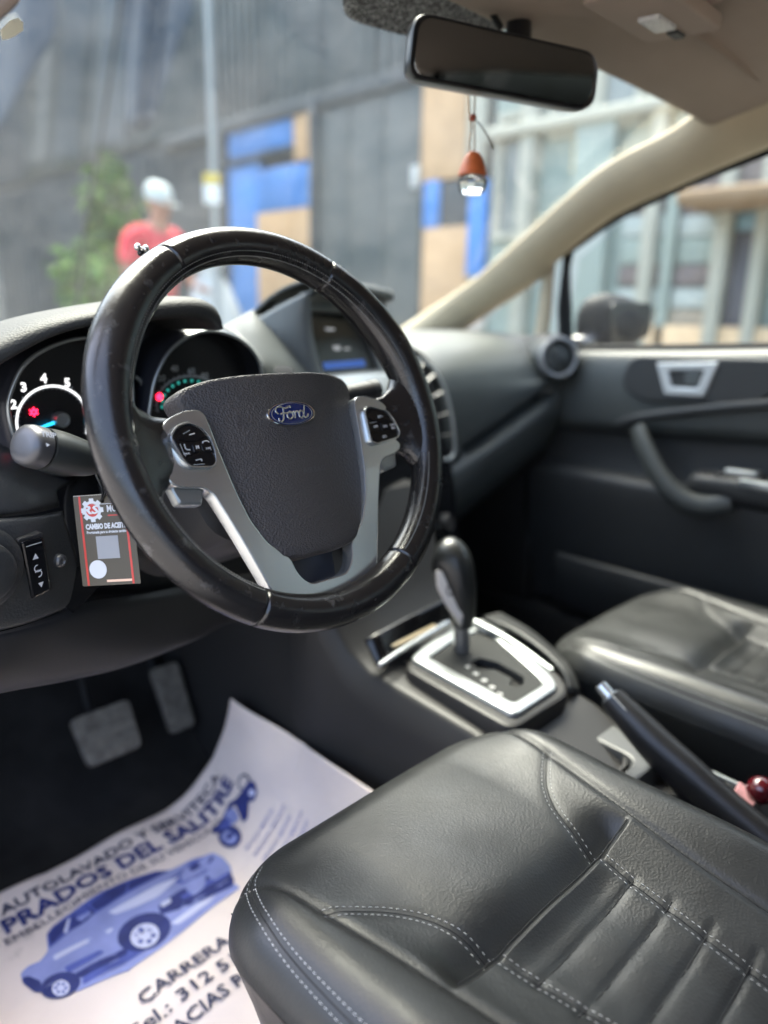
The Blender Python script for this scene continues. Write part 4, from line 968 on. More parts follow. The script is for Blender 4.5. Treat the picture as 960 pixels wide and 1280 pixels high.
# ================================================================== PEDALS
def pedal(name, label, c, wd, hh, armtop, tilt):
    t = thing(name, label, 'pedal', c)
    f = Fr(c, (1, 0, 0), (0, math.sin(tilt), math.cos(tilt)))
    pd_ = plate('pedal_pad', [roundpoly([(-wd*.95, hh), (wd*1.0, hh), (wd*.9, -hh), (-wd*.85, -hh)], .012)], f.off(0, 0, .008), .016, .004, rubber, t)
    for i in range(4): box('pad_rib', f, -wd*.7, wd*.7, -hh*.6+i*hh*.4-.003, -hh*.6+i*hh*.4+.003, .007, .0105, rubber, pd_, .001)
    tube('pedal_arm', [f(0, 0, -.012), f(.0, .04, -.05), armtop], (.008, .012), matteblack, t, 10, 20)
pedal('brake_pedal', 'worn wide brake pedal pad in the dark driver footwell', (PY(92, 897, .55)+PY(172, 935, .55))/2, .052, .042, V((-.32, .72, .62)), R(38))
pedal('accelerator_pedal', 'narrow accelerator pedal to the right of the brake pedal', PY(216, 872, .60), .028, .062, V((-.17, .78, .55)), R(30))

# ================================================================== PRINTED PAPER MAT
paperm = M('paper', lin(216, 202, 194), .75, spec=.2, fine=22, gdist=.006, gstr=.4, var=.05, vscale=6, alt=(.30, .27, .24), altscale=9, altlo=.60, althi=.85)
YT = .478
from mathutils.noise import noise as noise_
exp_ = math.exp
def paper(u, v, h=0):
    """u metres to the right from X=-.70 measured along the sheet, v metres rearwards from the top edge"""
    x0 = -.70; flat = .425; rad = .10; ang = R(80)
    if u < flat: x, z, nx_, nz = x0+u, 0, 0, 1
    else:
        s_ = u-flat; th = min(s_/rad, ang)
        x = x0+flat+rad*math.sin(th); z = rad*(1-math.cos(th))
        if s_/rad > ang: k = s_-rad*ang; x += k*math.cos(ang); z += k*math.sin(ang)
        nx_, nz = -math.sin(th), math.cos(th)
    wob = .0030*math.sin(u*19+v*23)+.0016*math.sin(u*41-v*31)
    wob += .0024*(.5-abs(noise_(V((u*9, v*9, 3.1)))))*1.0-.002
    wob -= .0022*exp_(-abs(v-.205)/.006)+.0020*exp_(-abs(u-.235-.03*v)/.006)+.0014*exp_(-abs(u+v*.9-.55)/.008)
    y = YT-v-.045*ss((u-.5)/.18)*(1-min(1, v*2))
    return V((x+nx_*(h+wob), y, .200+z+nz*(h+wob)))
mat_ = thing('paper_mat', 'white printed paper floor mat with blue truck in the driver footwell', 'paper mat', (-.4, .3, .2))
NU, NV = 110, 90; UW, VH = .672, .50
mv = [paper(UW*i/NU, VH*j/NV) for j in range(NV+1) for i in range(NU+1)]
mf_ = [(j*(NU+1)+i, j*(NU+1)+i+1, (j+1)*(NU+1)+i+1, (j+1)*(NU+1)+i) for j in range(NV) for i in range(NU)]
solid(mk('paper_sheet', mv, mf_, paperm, mat_), .0006)
inkd = M('dark blue ink', lin(38, 48, 108), .7, var=.25, vscale=30); inkn = M('navy ink', lin(44, 48, 74), .7, var=.2, vscale=40); inkm = M('mid blue ink', lin(72, 84, 154), .7, var=.25, vscale=25); inkl = M('light blue ink', lin(132, 140, 190), .7, var=.15, vscale=20); inkp = M('pale blue ink', lin(190, 192, 216), .7)
def pw(u0, v0, sc_=1, ht=.0030): return lambda a, b, c=0: paper(u0+a*sc_, v0-b*sc_, ht+c)
def ptext(s, u0, v0, size, mat, width, bold=.0, sp=1): text('printed_line', s, size, None, mat, mat_, bold=bold, sp=sp, align='L', warp=pw(u0, v0), width=width)
def inv(x, y):
    """sheet coordinates of the point of the paper that a photo pixel shows"""
    def pj(u, v):
        q = paper(u, v)-CP; d = q.dot(FW); return V((480+FPX*q.dot(RT)/d, 640-FPX*q.dot(UP)/d))
    p = PZ(x, y, .2); u, v = min(.6, max(0, p.x+.70)), YT-p.y
    for _ in range(25):
        e = pj(u, v)-V((x, y)); du = (pj(u+.001, v)-pj(u, v))/.001; dv = (pj(u, v+.001)-pj(u, v))/.001
        det = du.x*dv.y-dv.x*du.y
        u -= .7*(e.x*dv.y-dv.x*e.y)/det; v -= .7*(du.x*e.y-e.x*du.y)/det
        u = min(.66, max(-.05, u)); v = min(.5, max(-.05, v))
    return u, v
ptext('AUTOLAVADO Y SERVITECA', .158, .038, .028, inkn, .375, .0004)
ptext('PRADOS DEL SALITRE', .152, .070, .040, inkd, .388, .0011)
ptext('EMBELLECIMIENTO DE SU VEHICULO', .145, .098, .019, inkn, .335, .0)
ptext('CARRERA 96', .232, .300, .027, inkn, .165, .0003)
ptext('Cel.: 312 518 96', .197, .333, .027, inkn, .215, .0003)
ptext('GRACIAS POR SU', .205, .366, .027, inkn, .21, .0003)
for i, wd in enumerate((.075, .09, .08, .095, .085, .075)):
    u_, v_ = inv(308+i*11, 1066+i*6.5-2); ptext('SERVICIO '*2, u_, v_, .010, inkm, wd)
def poly(px, mat, lvl, name='printed_shape', rnd_=.003):
    """a printed patch given by photo pixels, laid on the sheet"""
    pts = roundpoly([inv(x, y) for x, y in px], rnd_, 2)
    tri = tessellate_polygon([[V((a, b, 0)) for a, b in pts]])
    bm = bmesh.new(); vs_ = [bm.verts.new((a, b, 0)) for a, b in pts]
    for t in tri:
        try: bm.faces.new([vs_[i] for i in t])
        except ValueError: pass
    for _ in range(3):
        ed = [e for e in bm.edges if e.calc_length() > .02]
        if ed: bmesh.ops.subdivide_edges(bm, edges=ed, cuts=1); bmesh.ops.triangulate(bm, faces=bm.faces)
    bm.verts.index_update()
    v_ = [paper(v.co.x, v.co.y, .0012+lvl*.0002) for v in bm.verts]; f_ = [tuple(v.index for v in f.verts) for f in bm.faces]; bm.free()
    return mk(name, v_, f_, mat, mat_, smooth=False)
def pell(cx, cy, rx, ry, rot, n=20):
    c_, s_ = math.cos(R(rot)), math.sin(R(rot)); return [(cx+rx*math.cos(a)*c_-ry*math.sin(a)*s_, cy+rx*math.cos(a)*s_+ry*math.sin(a)*c_) for a in [2*math.pi*i/n for i in range(n)]]
# pickup truck, three-quarter view
def tk(l): return [(10+x/3.2, 1040+y/3.2) for x, y in l]
poly(tk([(280, 640), (480, 560), (660, 430), (930, 225), (900, 205), (640, 380), (300, 560), (250, 640)]), inkl, 0)
poly(tk([(300, 615), (500, 510), (640, 410), (620, 380), (300, 560)]), inkm, 1)
poly(tk([(50, 570), (60, 610), (100, 640), (150, 640), (262, 585), (470, 475), (640, 380), (820, 255), (905, 215), (890, 140), (860, 105), (820, 85), (740, 110), (650, 155), (590, 160), (500, 190), (380, 240), (280, 305), (180, 380), (155, 410), (160, 480), (130, 520), (80, 540)]), inkl, 2)
poly(tk([(155, 412), (180, 380), (285, 304), (380, 240), (500, 188), (590, 160), (645, 158), (560, 205), (470, 255), (390, 305), (330, 345), (245, 405), (165, 470)]), inkm, 3)
for q_ in ([(163, 415), (186, 385), (238, 350), (222, 405), (172, 455)], [(246, 400), (256, 345), (320, 300), (350, 325), (300, 372)], [(330, 292), (400, 238), (480, 205), (470, 245), (395, 298), (350, 320)], [(485, 203), (590, 164), (640, 160), (560, 200), (480, 240)]): poly(tk(q_), inkd, 4)
poly(tk([(222, 408), (240, 352), (250, 348), (236, 412)]), inkp, 5)
poly(tk([(400, 325), (500, 270), (600, 215), (690, 180), (600, 262), (520, 300), (430, 335)]), inkp, 4)
poly(tk([(640, 200), (720, 130), (800, 92), (862, 112), (780, 172), (700, 212)]), inkm, 3); poly(tk([(720, 150), (800, 100), (830, 105), (740, 165)]), inkd, 4); poly(tk([(690, 190), (760, 150), (840, 115), (850, 125), (770, 165), (700, 205)]), inkl, 5)
poly(tk([(790, 182), (882, 148), (905, 195), (900, 220), (820, 256), (690, 312), (612, 335), (600, 300), (680, 242)]), inkd, 3); poly(tk([(690, 262), (790, 200), (880, 165), (884, 180), (800, 218), (700, 276)]), inkm, 4); poly(tk([(610, 290), (650, 268), (655, 285), (615, 308)]), inkp, 5)
poly(tk([(650, 370), (760, 290), (830, 262), (800, 290), (680, 375)]), inkp, 4)
poly(tk([(180, 500), (300, 440), (420, 385), (420, 400), (300, 458), (186, 520)]), inkp, 4); poly(tk([(225, 545), (330, 495), (425, 445), (425, 462), (330, 520), (240, 570)]), inkm, 4); poly(tk([(262, 575), (470, 468), (480, 490), (290, 590)]), inkd, 4)
poly(tk([(55, 590), (62, 612), (105, 645), (140, 645), (130, 600), (80, 580)]), inkd, 4)
poly(tk(pell(545, 405, 112, 72, -22)), inkd, 5, 'printed_wheel', 0); poly(tk(pell(210, 618, 82, 50, -18)), inkd, 5, 'printed_wheel', 0)
for cx_, cy_, rx_, ry_ in ((548, 420, 60, 48), (212, 630, 36, 32)):
    poly(tk(pell(cx_, cy_, rx_, ry_, -22)), inkp, 6, 'printed_wheel', 0)
    for k_ in range(6):
        a = R(k_*60); poly(tk(pell(cx_+rx_*.56*math.cos(a), cy_+ry_*.56*math.sin(a), rx_*.2, ry_*.2, -22, 8)), inkm, 7, 'printed_wheel', 0)
# motorcycle
def mt_(l): return [(240+x/5.333, 940+y/5.333) for x, y in l]
poly(mt_(pell(350, 200, 42, 56, 10)), inkn, 2, 'printed_wheel', 0); poly(mt_(pell(350, 202, 30, 42, 10)), paperm, 3, 'printed_wheel', 0)
poly(mt_([(345, 250), (385, 190), (425, 200), (440, 270), (420, 325), (380, 330), (375, 440), (345, 475), (315, 400), (290, 350), (250, 400), (230, 470), (200, 540), (140, 550), (130, 520), (190, 470), (225, 400), (250, 340), (300, 310)]), inkd, 4); poly(mt_(pell(405, 275, 22, 30, 0)), inkp, 5, 'printed_wheel', 0)
poly(mt_(pell(255, 568, 78, 76, 0)), inkd, 4, 'printed_wheel', 0); poly(mt_(pell(252, 572, 52, 46, 0)), inkl, 5, 'printed_wheel', 0); poly(mt_(pell(256, 568, 26, 24, 0)), inkd, 6, 'printed_wheel', 0)
poly(mt_([(215, 440), (250, 380), (290, 380), (320, 440), (290, 480), (230, 500)]), inkl, 5); poly(mt_([(170, 520), (230, 440), (270, 460), (240, 520)]), inkm, 6)

# ================================================================== REAR-VIEW MIRROR AND PENDANT
TLm, TRm, BRm, BLm = PX(517, 13, -.1), PX(748, 68, .1), PX(742, 140, .1), PX(507, 98, -.1)
cm = (TLm+TRm+BRm+BLm)/4; um = ((TRm-TLm)+(BRm-BLm)).normalized(); vm = ((TLm-BLm)+(TRm-BRm)).normalized()
nm_ = um.cross(vm).normalized(); vm = nm_.cross(um).normalized()
MF = Fr(cm, um, vm, nm_)
def mc(p): q = p-cm; return (q.dot(um), q.dot(vm))
crn = [mc(p) for p in (BLm, BRm, TRm, TLm)]
mirr = thing('rear_view_mirror', 'black framed rear-view mirror hanging from the windscreen', 'mirror', cm+V((0, .08, .06)))
ol = roundpoly(crn, [.018, .022, .022, .02], 6)
bulge = []
for p in crn: bulge.append(p)
def sc2(k, dy=0): return [(a*k, b*(1-(1-k)*2.2)+dy) for a, b in ol]
housing = M('mirror housing', (.014, .014, .015), .32, fine=600, gdist=.0001, gstr=.3)
rings = [[MF(a, b, c) for a, b in sc2(k)] for k, c in ((.955, .002), (.985, .0045), (1.0, .002), (1.006, -.006), (1.0, -.018), (.975, -.030), (.90, -.040), (.7, -.046), (.3, -.048))]
loft('mirror_housing', rings, housing, mirr, caps=True, angle=60)
MT = Fr(MF(0, 0, .0052), MF.u, MF.v*math.cos(R(4))+MF.n*math.sin(R(4)))
plate('mirror_glass', [sc2(.945)], MT, .003, .001, M('tinted mirror glass', (.20, .21, .21), .02, metal=1), mirr)
tube('mirror_stem', [MF(.03, .01, -.045), MF(.035, .03, -.06), PX(690, 22, .07)+V((0, .05, .02)), PX(690, 5, .07)+V((0, .07, .04))], (.016, .014), housing, mirr, 12, 20)
tube('mirror_bracket', [PX(652, 26, .03)+V((0, .03, 0)), PX(644, 8, .03)+V((0, .05, .02))], .004, matteblack, mirr, 8)
# dotted black band on the glass behind the mirror
def wst(x, y):
    lo, hi = .05, 4.0; d = ray(x, y); best = None
    for i in range(400):
        s_ = .4+i*.003; p = CP+d*s_
        for t in (0,): pass
        xx = p.x; b_ = 1-(xx/.7)**2
        tt_ = (lerp(0, 1, ((.80+.17*b_)-p.y)/((.80+.17*b_)-(.035+.085*b_))))
        zz = lerp(.985, 1.405+.015*b_, tt_)+.03*math.sin(math.pi*max(0, min(1, tt_)))
        if p.z >= zz: return CP+d*(s_-.010)
    return p
fr_ = [[wst(x, y) for x, y in r] for r in (((428, -30), (500, -30), (580, -30), (655, -30)), ((428, 2), (500, 2), (580, 0), (655, -6)), ((440, 24), (500, 26), (580, 20), (650, 10)), ((497, 42), (530, 46), (590, 44), (648, 34)))]
fritm = M('dotted black frit', (.02, .02, .02), .5, alt=(.35, .36, .36), altscale=330, altlo=.52, althi=.56)
surf('sensor_band', fr_, fritm, car, 16, 12, .001)
# pendant: cords, wooden bead, wooden cap, glass bottle
pc = lambda x, y: PX(x, y, -.005)
pen = thing('air_freshener', 'hanging scent bottle with orange wooden cap below the mirror', 'air freshener', pc(590, 240))
cordm = M('beige cord', lin(176, 160, 140), .8); woodm = M('orange wood', lin(190, 98, 52), .5, var=.15, vscale=120)
for dx in (-3, 3): tube('cord', [pc(590+dx*1.3, 118), pc(590+dx, 140), pc(591+dx*.6, 160), pc(590+dx, 178), pc(590+dx*.8, 198)], .0011, cordm, pen, 6, 24)
sph = lambda r_: [(r_*math.sin(math.pi*i/10)+1e-5, -r_*math.cos(math.pi*i/10)) for i in range(11)]
lathe('wooden_bead', sph(.0046), Fr(pc(591, 147), (1, 0, 0), (0, 1, 0)), M('bead wood', lin(140, 62, 36), .4), pen, 16)
tube('cord_tail', [pc(593, 148), pc(603, 160), pc(612, 174), pc(617, 186)], lambda t: (.0008+.0022*t, .0008), M('grey ribbon', lin(120, 118, 112), .7), pen, 6, 16)
b0 = pc(590.5, 219)
lathe('wooden_cap', [(.0170, -.001), (.0176, 0), (.0171, .003), (.0148, .011), (.0115, .019), (.0080, .0245), (.0045, .0268), (.0005, .027)], Fr(b0, (1, 0, 0), (0, 1, 0)), woodm, pen, 28)
bg_ = bpy.data.materials.new('bottle glass'); bg_.use_nodes = True; bb_ = bg_.node_tree.nodes['Principled BSDF']; bb_.inputs['Transmission Weight'].default_value = .9; bb_.inputs['Roughness'].default_value = .05; bb_.inputs['IOR'].default_value = 1.45; bb_.inputs['Base Color'].default_value = (.95, .97, .95, 1)
lathe('glass_bottle', [(.0125, -.001), (.0178, -.005), (.0182, -.011), (.0168, -.0165), (.0115, -.0225), (.0005, -.0225)], Fr(b0, (1, 0, 0), (0, 1, 0)), bg_, pen, 8, angle=20)

# ================================================================== HANG TAG
tTL, tTR, tBL = PD(91, 620, .68), PD(163, 615, .672), PD(103.5, 733, .676)
TF = Fr(tTL, tTR-tTL, -(tBL-tTL)); TF = Fr(TF.o, TF.u, TF.n.cross(TF.u), TF.n)
tw = (tTR-tTL).length; th_ = (tBL-tTL).length
sk = (tBL-tTL).dot(TF.u)/th_
TF.v = -(tBL-tTL).normalized()
tg = thing('service_tag', 'olive brown oil change tag hanging left of the steering column', 'tag', tTL)
olive = M('olive card', (.095, .080, .055), .5, spec=.3); redp = M('red print', lin(200, 62, 48), .4); paleo = M('pale orange print', lin(232, 190, 160), .45)
card = plate('tag_card', [roundpoly(rect(0, tw, -th_, 0), .0012), ell(tw*.5, -.006, .0022, .0022, 12)], TF, .0006, .0001, olive, tg)
tube('card_edge', [TF(.0006, -.0005, .0002), TF(tw-.0006, -.0005, .0002)], .0003, M('card edge', (.5, .48, .42), .5), card, 5, 4)
t1 = TF.off(0, 0, .0002)
for a, b in ((.0052, .0072), (tw-.0078, tw-.0058)): plate('red_stripe', [rect(a, b, -th_+.0004, -.001)], t1, .0001, 0, redp, card)
gc = (tw*.31, -.0145)
teeth = []
for i in range(8):
    for da, r_ in ((-15, .0088), (-11, .0112), (11, .0112), (15, .0088)):
        a = R(i*45+da); teeth.append((gc[0]+r_*math.cos(a), gc[1]+r_*math.sin(a)))
plate('gear_logo', [teeth, ell(*gc, .0062, .0062, 20)], t1, .0001, 0, white, card)
plate('gear_core', [ell(*gc, .0061, .0061, 20)], t1, .0001, 0, redp, card)
text('logo_letters', 'RS', .0105, t1.off(gc[0]-.001, gc[1], .0003), white, card, bold=.0004, shear=.2, width=.0175)
text('logo_word', 'MOTORS', .0088, t1.off(tw*.57, gc[1]+.0003, .0002), white, card, bold=.0002, align='L', width=.026)
plate('logo_line', [rect(tw*.57, tw*.99, gc[1]-.0062, gc[1]-.0052)], t1, .0001, 0, redp, card)
plate('logo_line', [rect(tw*.30, tw*.99, gc[1]+.0050, gc[1]+.0055)], t1, .0001, 0, white, card)
text('title_line', 'CAMBIO DE ACEITE', .0066, t1.off(tw*.52, -.0300, .0001), white, card, bold=.00035, width=tw*.70)
text('subtitle_line', 'Programada para tu siguiente cambio', .0036, t1.off(tw*.52, -.0352, .0001), white, card, bold=.00012, width=tw*.68)
plate('blank_square', [rect(tw*.32, tw*.70, -.0600, -.0390)], t1, .0001, 0, M('light grey panel', (.30, .30, .30), .5), card)
plate('round_sticker', [ell(tw*.30, -.0695, .0085, .0085, 28)], t1.off(0, 0, .0002), .0002, 0, white, card)
plate('bottom_strip', [rect(tw*.43, tw*.86, -th_+.0028, -th_+.0050)], t1, .0001, 0, paleo, card)
strm = M('black string', (.006, .006, .006), .6)
for dx in (-2, 3): tube('string', [TF(tw*.5, -.0065, .001), PD(130+dx, 612, .672), PD(124+dx*2.2, 592, .675), PD(122+dx, 575, .69)], .0010, strm, tg, 6, 20)

# little ornament on the gauge hood, seen past the wheel rim
orn = thing('dash_ornament', 'tiny dark twisted ornament poking up behind the top of the wheel', 'ornament', PY(204, 378, .20))
o0 = PY(204, 376, .20)
lathe('ornament_bead', sph(.005), Fr(o0+V((0, 0, .004)), (1, 0, 0), (0, 1, 0)), chrome, orn, 14)
tube('ornament_stem', [o0, PY(196, 350, .19), PY(188, 322, .18), PY(178, 313, .175)], .0018, matteblack, orn, 8, 20)
for i, (x, y) in enumerate(((172, 309), (176, 316), (182, 311), (186, 317))):
    lathe('ornament_bead', sph(.0035), Fr(PY(x, y, .175), (1, 0, 0), (0, 1, 0)), gloss if i % 2 else chrome, orn, 10)

# ================================================================== THE STREET OUTSIDE
XF = 3.9
FF = Fr((XF, 0, 0), (0, -1, 0), (0, 0, 1), (-1, 0, 0))      # facade frame: a = -Y, b = up, c = towards the car
def fa(x, y=250): return -PX(x, y, XF).y
def fz(x, y): return PX(x, y, XF).z
slate = M('slate grey sheet', (.062, .076, .080), .55, var=.2, vscale=1.2, rvar=.1)
slated = M('dark sheet', (.042, .052, .060), .6, var=.25, vscale=1.0)
bluem = M('blue paint', lin(70, 128, 196), .5, var=.12, vscale=3)
ply = M('plywood', lin(186, 154, 118), .7, var=.12, vscale=5)
pale = M('pale wall', lin(142, 154, 147), .8, var=.1, vscale=2)
cream = M('cream wall', lin(162, 162, 150), .8, var=.08, vscale=2)
wing = M('window reflection grey', (.20, .23, .225), .15)  # greenish grey of reflections put into the pane colour
greyw = M('concrete block', (.13, .14, .14), .85, var=.2, vscale=2, fine=20, gdist=.004, gstr=.4)
steel = M('galvanised steel', (.28, .30, .30), .5, metal=.3)

def ribbed(name, a0, a1, b0, b1, c, mat, parent, pitch=.12, dep=.03):
    n = max(1, int((a1-a0)/pitch)); pr = []
    for i in range(n):
        s_ = a0+(a1-a0)*i/n; p_ = (a1-a0)/n
        pr += [(s_, 0), (s_+p_*.5, 0), (s_+p_*.6, dep), (s_+p_*.9, dep)]
    pr.append((a1, 0))
    v = [FF(a, b, c+d) for b in (b0, b1) for a, d in pr]; k = len(pr)
    o = mk(name, v, [(i, i+1, k+i+1, k+i) for i in range(k-1)], mat, parent, smooth=False); solid(o, .004); return o
shop = thing('workshop', 'dark grey sheet metal workshop front with blue and plywood doors', 'building', (XF, 5.5, .13))
aL, aB0, aB1, aS1, aT1 = -16, fa(284), fa(397), fa(530), fa(612)
box('backing_wall', FF, aL, fa(402), .13, 4.85, -.25, -.06, slated, shop)
box('backing_wall', FF, fa(402)+.01, aT1, .13, 3.65, -.25, -.06, slated, shop)
zt = fz(380, 128)
# upper sheets, one panel each
edges = [aL, -13.5, -11.2, -9.2, -7.8, fa(330), fa(400), fa(465), fa(530)]
for e0, e1 in zip(edges, edges[1:]):
    ribbed('wall_sheet', e0+.01, e1-.01, zt+.04, 4.9 if e1 < -4.6 else 3.7, -.03, slate if e1 > -9 else slated, shop)
box('lintel', FF, aB0-1.2, aS1, zt-.10, zt+.03, -.05, .06, slated, shop, .01)
for e0, e1 in ((-13.5, -11.2), (-11.2, -9.3), (-9.3, aB0-.05)):
    ribbed('lower_sheet', e0+.01, e1-.01, .13, zt-.11, -.02, slated, shop, .2, .03)
# blue double door with boards
for p0, p1, y0, y1 in ((286, 367, 140, 190), (286, 326, 196, 420), (326, 397, 206, 262)):
    box('door_sheet', FF, fa(p0, y0), fa(p1, y0), fz((p0+p1)/2, y1), fz((p0+p1)/2, y0), -.05, .02, bluem, shop, .006)
box('door_sheet', FF, fa(286), fa(397), .16, fz(340, 425), -.05, .015, bluem, shop, .006)
for p0, p1, y0, y1 in ((370, 397, 126, 200), (324, 397, 263, 420)):
    box('plywood_board', FF, fa(p0, y0), fa(p1, y0), fz((p0+p1)/2, y1), fz((p0+p1)/2, y0), -.05, .035, ply, shop, .004)
box('door_bar', FF, fa(286), fa(372), fz(330, 201), fz(330, 193), -.02, .05, slated, shop, .004)
for p in (284, 398): box('door_post', FF, fa(p)-.05, fa(p)+.03, .13, zt, -.04, .07, slated, shop, .005)
# big grey shutter: flat sheets with seams
k = 3
for i in range(k):
    a0 = lerp(fa(401), fa(529), i/k); a1 = lerp(fa(401), fa(529), (i+1)/k)
    box('shutter_sheet', FF, a0+.006, a1-.006, .13, zt-.11, -.05, .03, slate, shop, .004)
box('padlock_plate', FF, fa(519), fa(527), fz(523, 236), fz(523, 208), .03, .06, M('grey white enamel', (.5, .52, .52), .4), shop, .006)
# tan / blue boards right of the shutter
for p0, p1, y0, y1, mt in ((532, 590, 60, 224, ply), (592, 614, 60, 210, cream), (533, 552, 226, 285, bluem), (590, 612, 226, 345, bluem), (532, 588, 284, 440, ply), (590, 612, 346, 440, cream)):
    box('boarding', FF, fa(p0, y0), fa(p1, y0), max(.13, fz((p0+p1)/2, y1)), fz((p0+p1)/2, y0), -.05, .03, mt, shop, .004)
box('boarding', FF, fa(553), fa(589), fz(570, 283), fz(570, 226), -.05, .02, slated, shop, .004)
# pale neighbour, nearer along the street
nb = thing('pale_house', 'pale green white house front with windows beyond the passenger side', 'building', (XF, 1, .13))
box('wall', FF, aT1+.02, 8, .13, 3.5, -.3, 0, pale, nb)
def win(x0, x1, y0, y1, fm=cream, bars=0):
    a0, a1 = fa(x0, (y0+y1)/2), fa(x1, (y0+y1)/2); b1, b0 = fz((x0+x1)/2, y0), fz((x0+x1)/2, y1)
    f = plate('window', [rect(a0-.05, a1+.05, b0-.05, b1+.05), rect(a0, a1, b0, b1)], FF.off(0, 0, .05), .05, .004, fm, nb)
    box('pane', FF, a0, a1, b0, b1, .004, .012, wing, f)
    for i in range(bars):
        b = lerp(b0, b1, (i+.5)/bars); box('window_bar', FF, a0, a1, b-.04, b+.04, .013, .03, fm, f)
win(630, 668, 150, 290); win(760, 800, 60, 150)
win(700, 742, 110, 160)
box('yellow_sign', FF, fa(715), fa(735), fz(725, 218), fz(725, 172), 0, .04, M('ochre board', lin(214, 186, 128), .6), nb, .004)
for p0, p1 in ((655, 672), (815, 832)): box('pilaster', FF, fa(p0), fa(p1), .13, 3.4, 0, .10, cream, nb, .01)
box('cornice', FF, aT1+.03, 8, fz(760, 155), fz(760, 138), 0, .14, cream, nb, .02)
# seen through the passenger window
brownb = M('brown grey band', lin(120, 111, 108), .8, var=.1, vscale=3); whiteb = M('white band', lin(168, 176, 172), .7, var=.06); beigeb = M('beige render', lin(150, 140, 124), .8, var=.1)
def facade(name, x0, x1, y0, y1, mat, c1=.04, r_=.006): return box(name, FF, fa(x0, 330), fa(x1, 330), max(.14, fz((x0+x1)/2, y1)), fz((x0+x1)/2, y0), 0, c1, mat, nb, r_)
facade('column', 716, 762, 150, 470, pale, .10)
for x0, x1 in ((778, 832), (847, 893)):
    for y0, y1, mt in ((200, 268, brownb), (270, 296, whiteb), (298, 330, pale), (332, 357, brownb), (361, 385, whiteb), (388, 470, beigeb)): facade('wall_band', x0, x1, y0, y1, mt)
facade('column', 833, 846, 150, 470, pale, .08); facade('column', 897, 915, 150, 470, cream, .12); facade('column', 946, 962, 150, 470, cream, .12); facade('column', 1010, 1030, 150, 470, cream, .12)
dr = facade('door', 916, 945, 290, 470, M('grey violet door', lin(96, 94, 100), .5), .03)
facade('fanlight', 916, 945, 266, 288, M('pale blue glass', lin(130, 165, 182), .2), .03)
facade('awning', 880, 1100, 243, 262, M('ochre awning', lin(128, 106, 80), .7), .5, .02)
facade('upper_panel', 888, 1100, 150, 240, M('mauve grey render', lin(138, 130, 126), .8, var=.1), .06)
box('plinth', FF, fa(740), 8, .13, fz(900, 408), 0, .08, M('sandstone plinth', lin(196, 172, 140), .8, var=.15), nb, .01)
# wall across the far end, left of view
end = tag(box('end_wall', Fr((0, 13.5, 0), (1, 0, 0), (0, 0, 1), (0, -1, 0)), -30, XF-.3, .0, 5.5, -.3, 0, greyw, None), 'grey concrete wall closing the street behind the person', 'wall')
# hanging dark tarpaulins upper left
shapem = M('dark tarpaulin', (.032, .043, .060), .5, var=.15, vscale=1.5)
shapem2 = M('blue grey tarpaulin', (.085, .10, .11), .55, var=.15, vscale=1.5)
def hung_shape(label, top, bottom, dep, mat, nn=24):  # thin folded mesh between a top line and a curved lower line
    rows = []
    A = cat([PD(x, y, dep) for x, y in top], nn); Bq = cat([PD(x, y, dep) for x, y in bottom], nn)
    vd = V((FW.x, FW.y, 0)).normalized()
    v = []; K = 14
    for j in range(K+1):
        for i in range(nn):
            p = A[i].lerp(Bq[i], j/K); v.append(p+vd*(.05*math.sin(i*.55+j*.10)))
    o = mk('shape', v, [(j*nn+i, j*nn+i+1, (j+1)*nn+i+1, (j+1)*nn+i) for j in range(K) for i in range(nn-1)], mat, None)
    solid(o, .004); return tag(o, label, 'shape', 'hanging tarpaulins')
hung_shape('dark tarpaulin with a curved hem hanging at the upper left corner', [(-260, -120), (-100, -120), (0, -120), (72, -120)], [(-260, 330), (-100, 250), (0, 168), (66, 40)], 5.4, shapem)
hung_shape('dark pointed tarpaulin hanging just left of the pale pole', [(152, -120), (185, -120), (215, -120), (243, -120)], [(153, 165), (172, 166), (200, 135), (238, 10)], 5.2, shapem)
hung_shape('wide blue grey tarpaulin hanging behind the black cable', [(30, -130), (80, -130), (125, -130), (152, -130)], [(28, 225), (75, 215), (110, 200), (152, 190)], 6.0, shapem2)
cab = tag(tube('cable', [PD(156, -120, 5.0), PD(150, 0, 5.0), PD(140, 80, 5.0), PD(125, 180, 5.0), PD(108, 275, 5.0), PD(96, 420, 5.0), V((PD(96, 420, 5).x, PD(96, 420, 5).y, .05))], .012, matteblack, None, 8, 40), 'thin black cable hanging down beside the tarpaulins', 'cable')
pp = PD(262, 80, 5.0)
pole = thing('steel_pole', 'pale steel pole carrying a small yellow and white notice', 'pole', (pp.x, pp.y, .13))
tube('pole_shaft', [V((pp.x, pp.y, .13)), V((pp.x, pp.y, 2)), V((pp.x, pp.y, 6))], .023, steel, pole, 12, 6)
lathe('base_plate', [(.10, 0), (.10, .015), (.03, .02)], Fr((pp.x, pp.y, .13), (1, 0, 0), (0, 1, 0)), steel, pole)
sg = PD(265, 235, 4.94)
sgf = Fr(sg, V((RT.x, RT.y, 0)), V((0, 0, 1)))
for b0, b1, mt in ((.02, .09, M('yellow notice', lin(190, 168, 70), .6)), (-.10, .018, M('white notice', (.62, .64, .64), .6))):
    box('notice', sgf, -.055, .055, b0, b1, -.01, .01, mt, pole, .003)
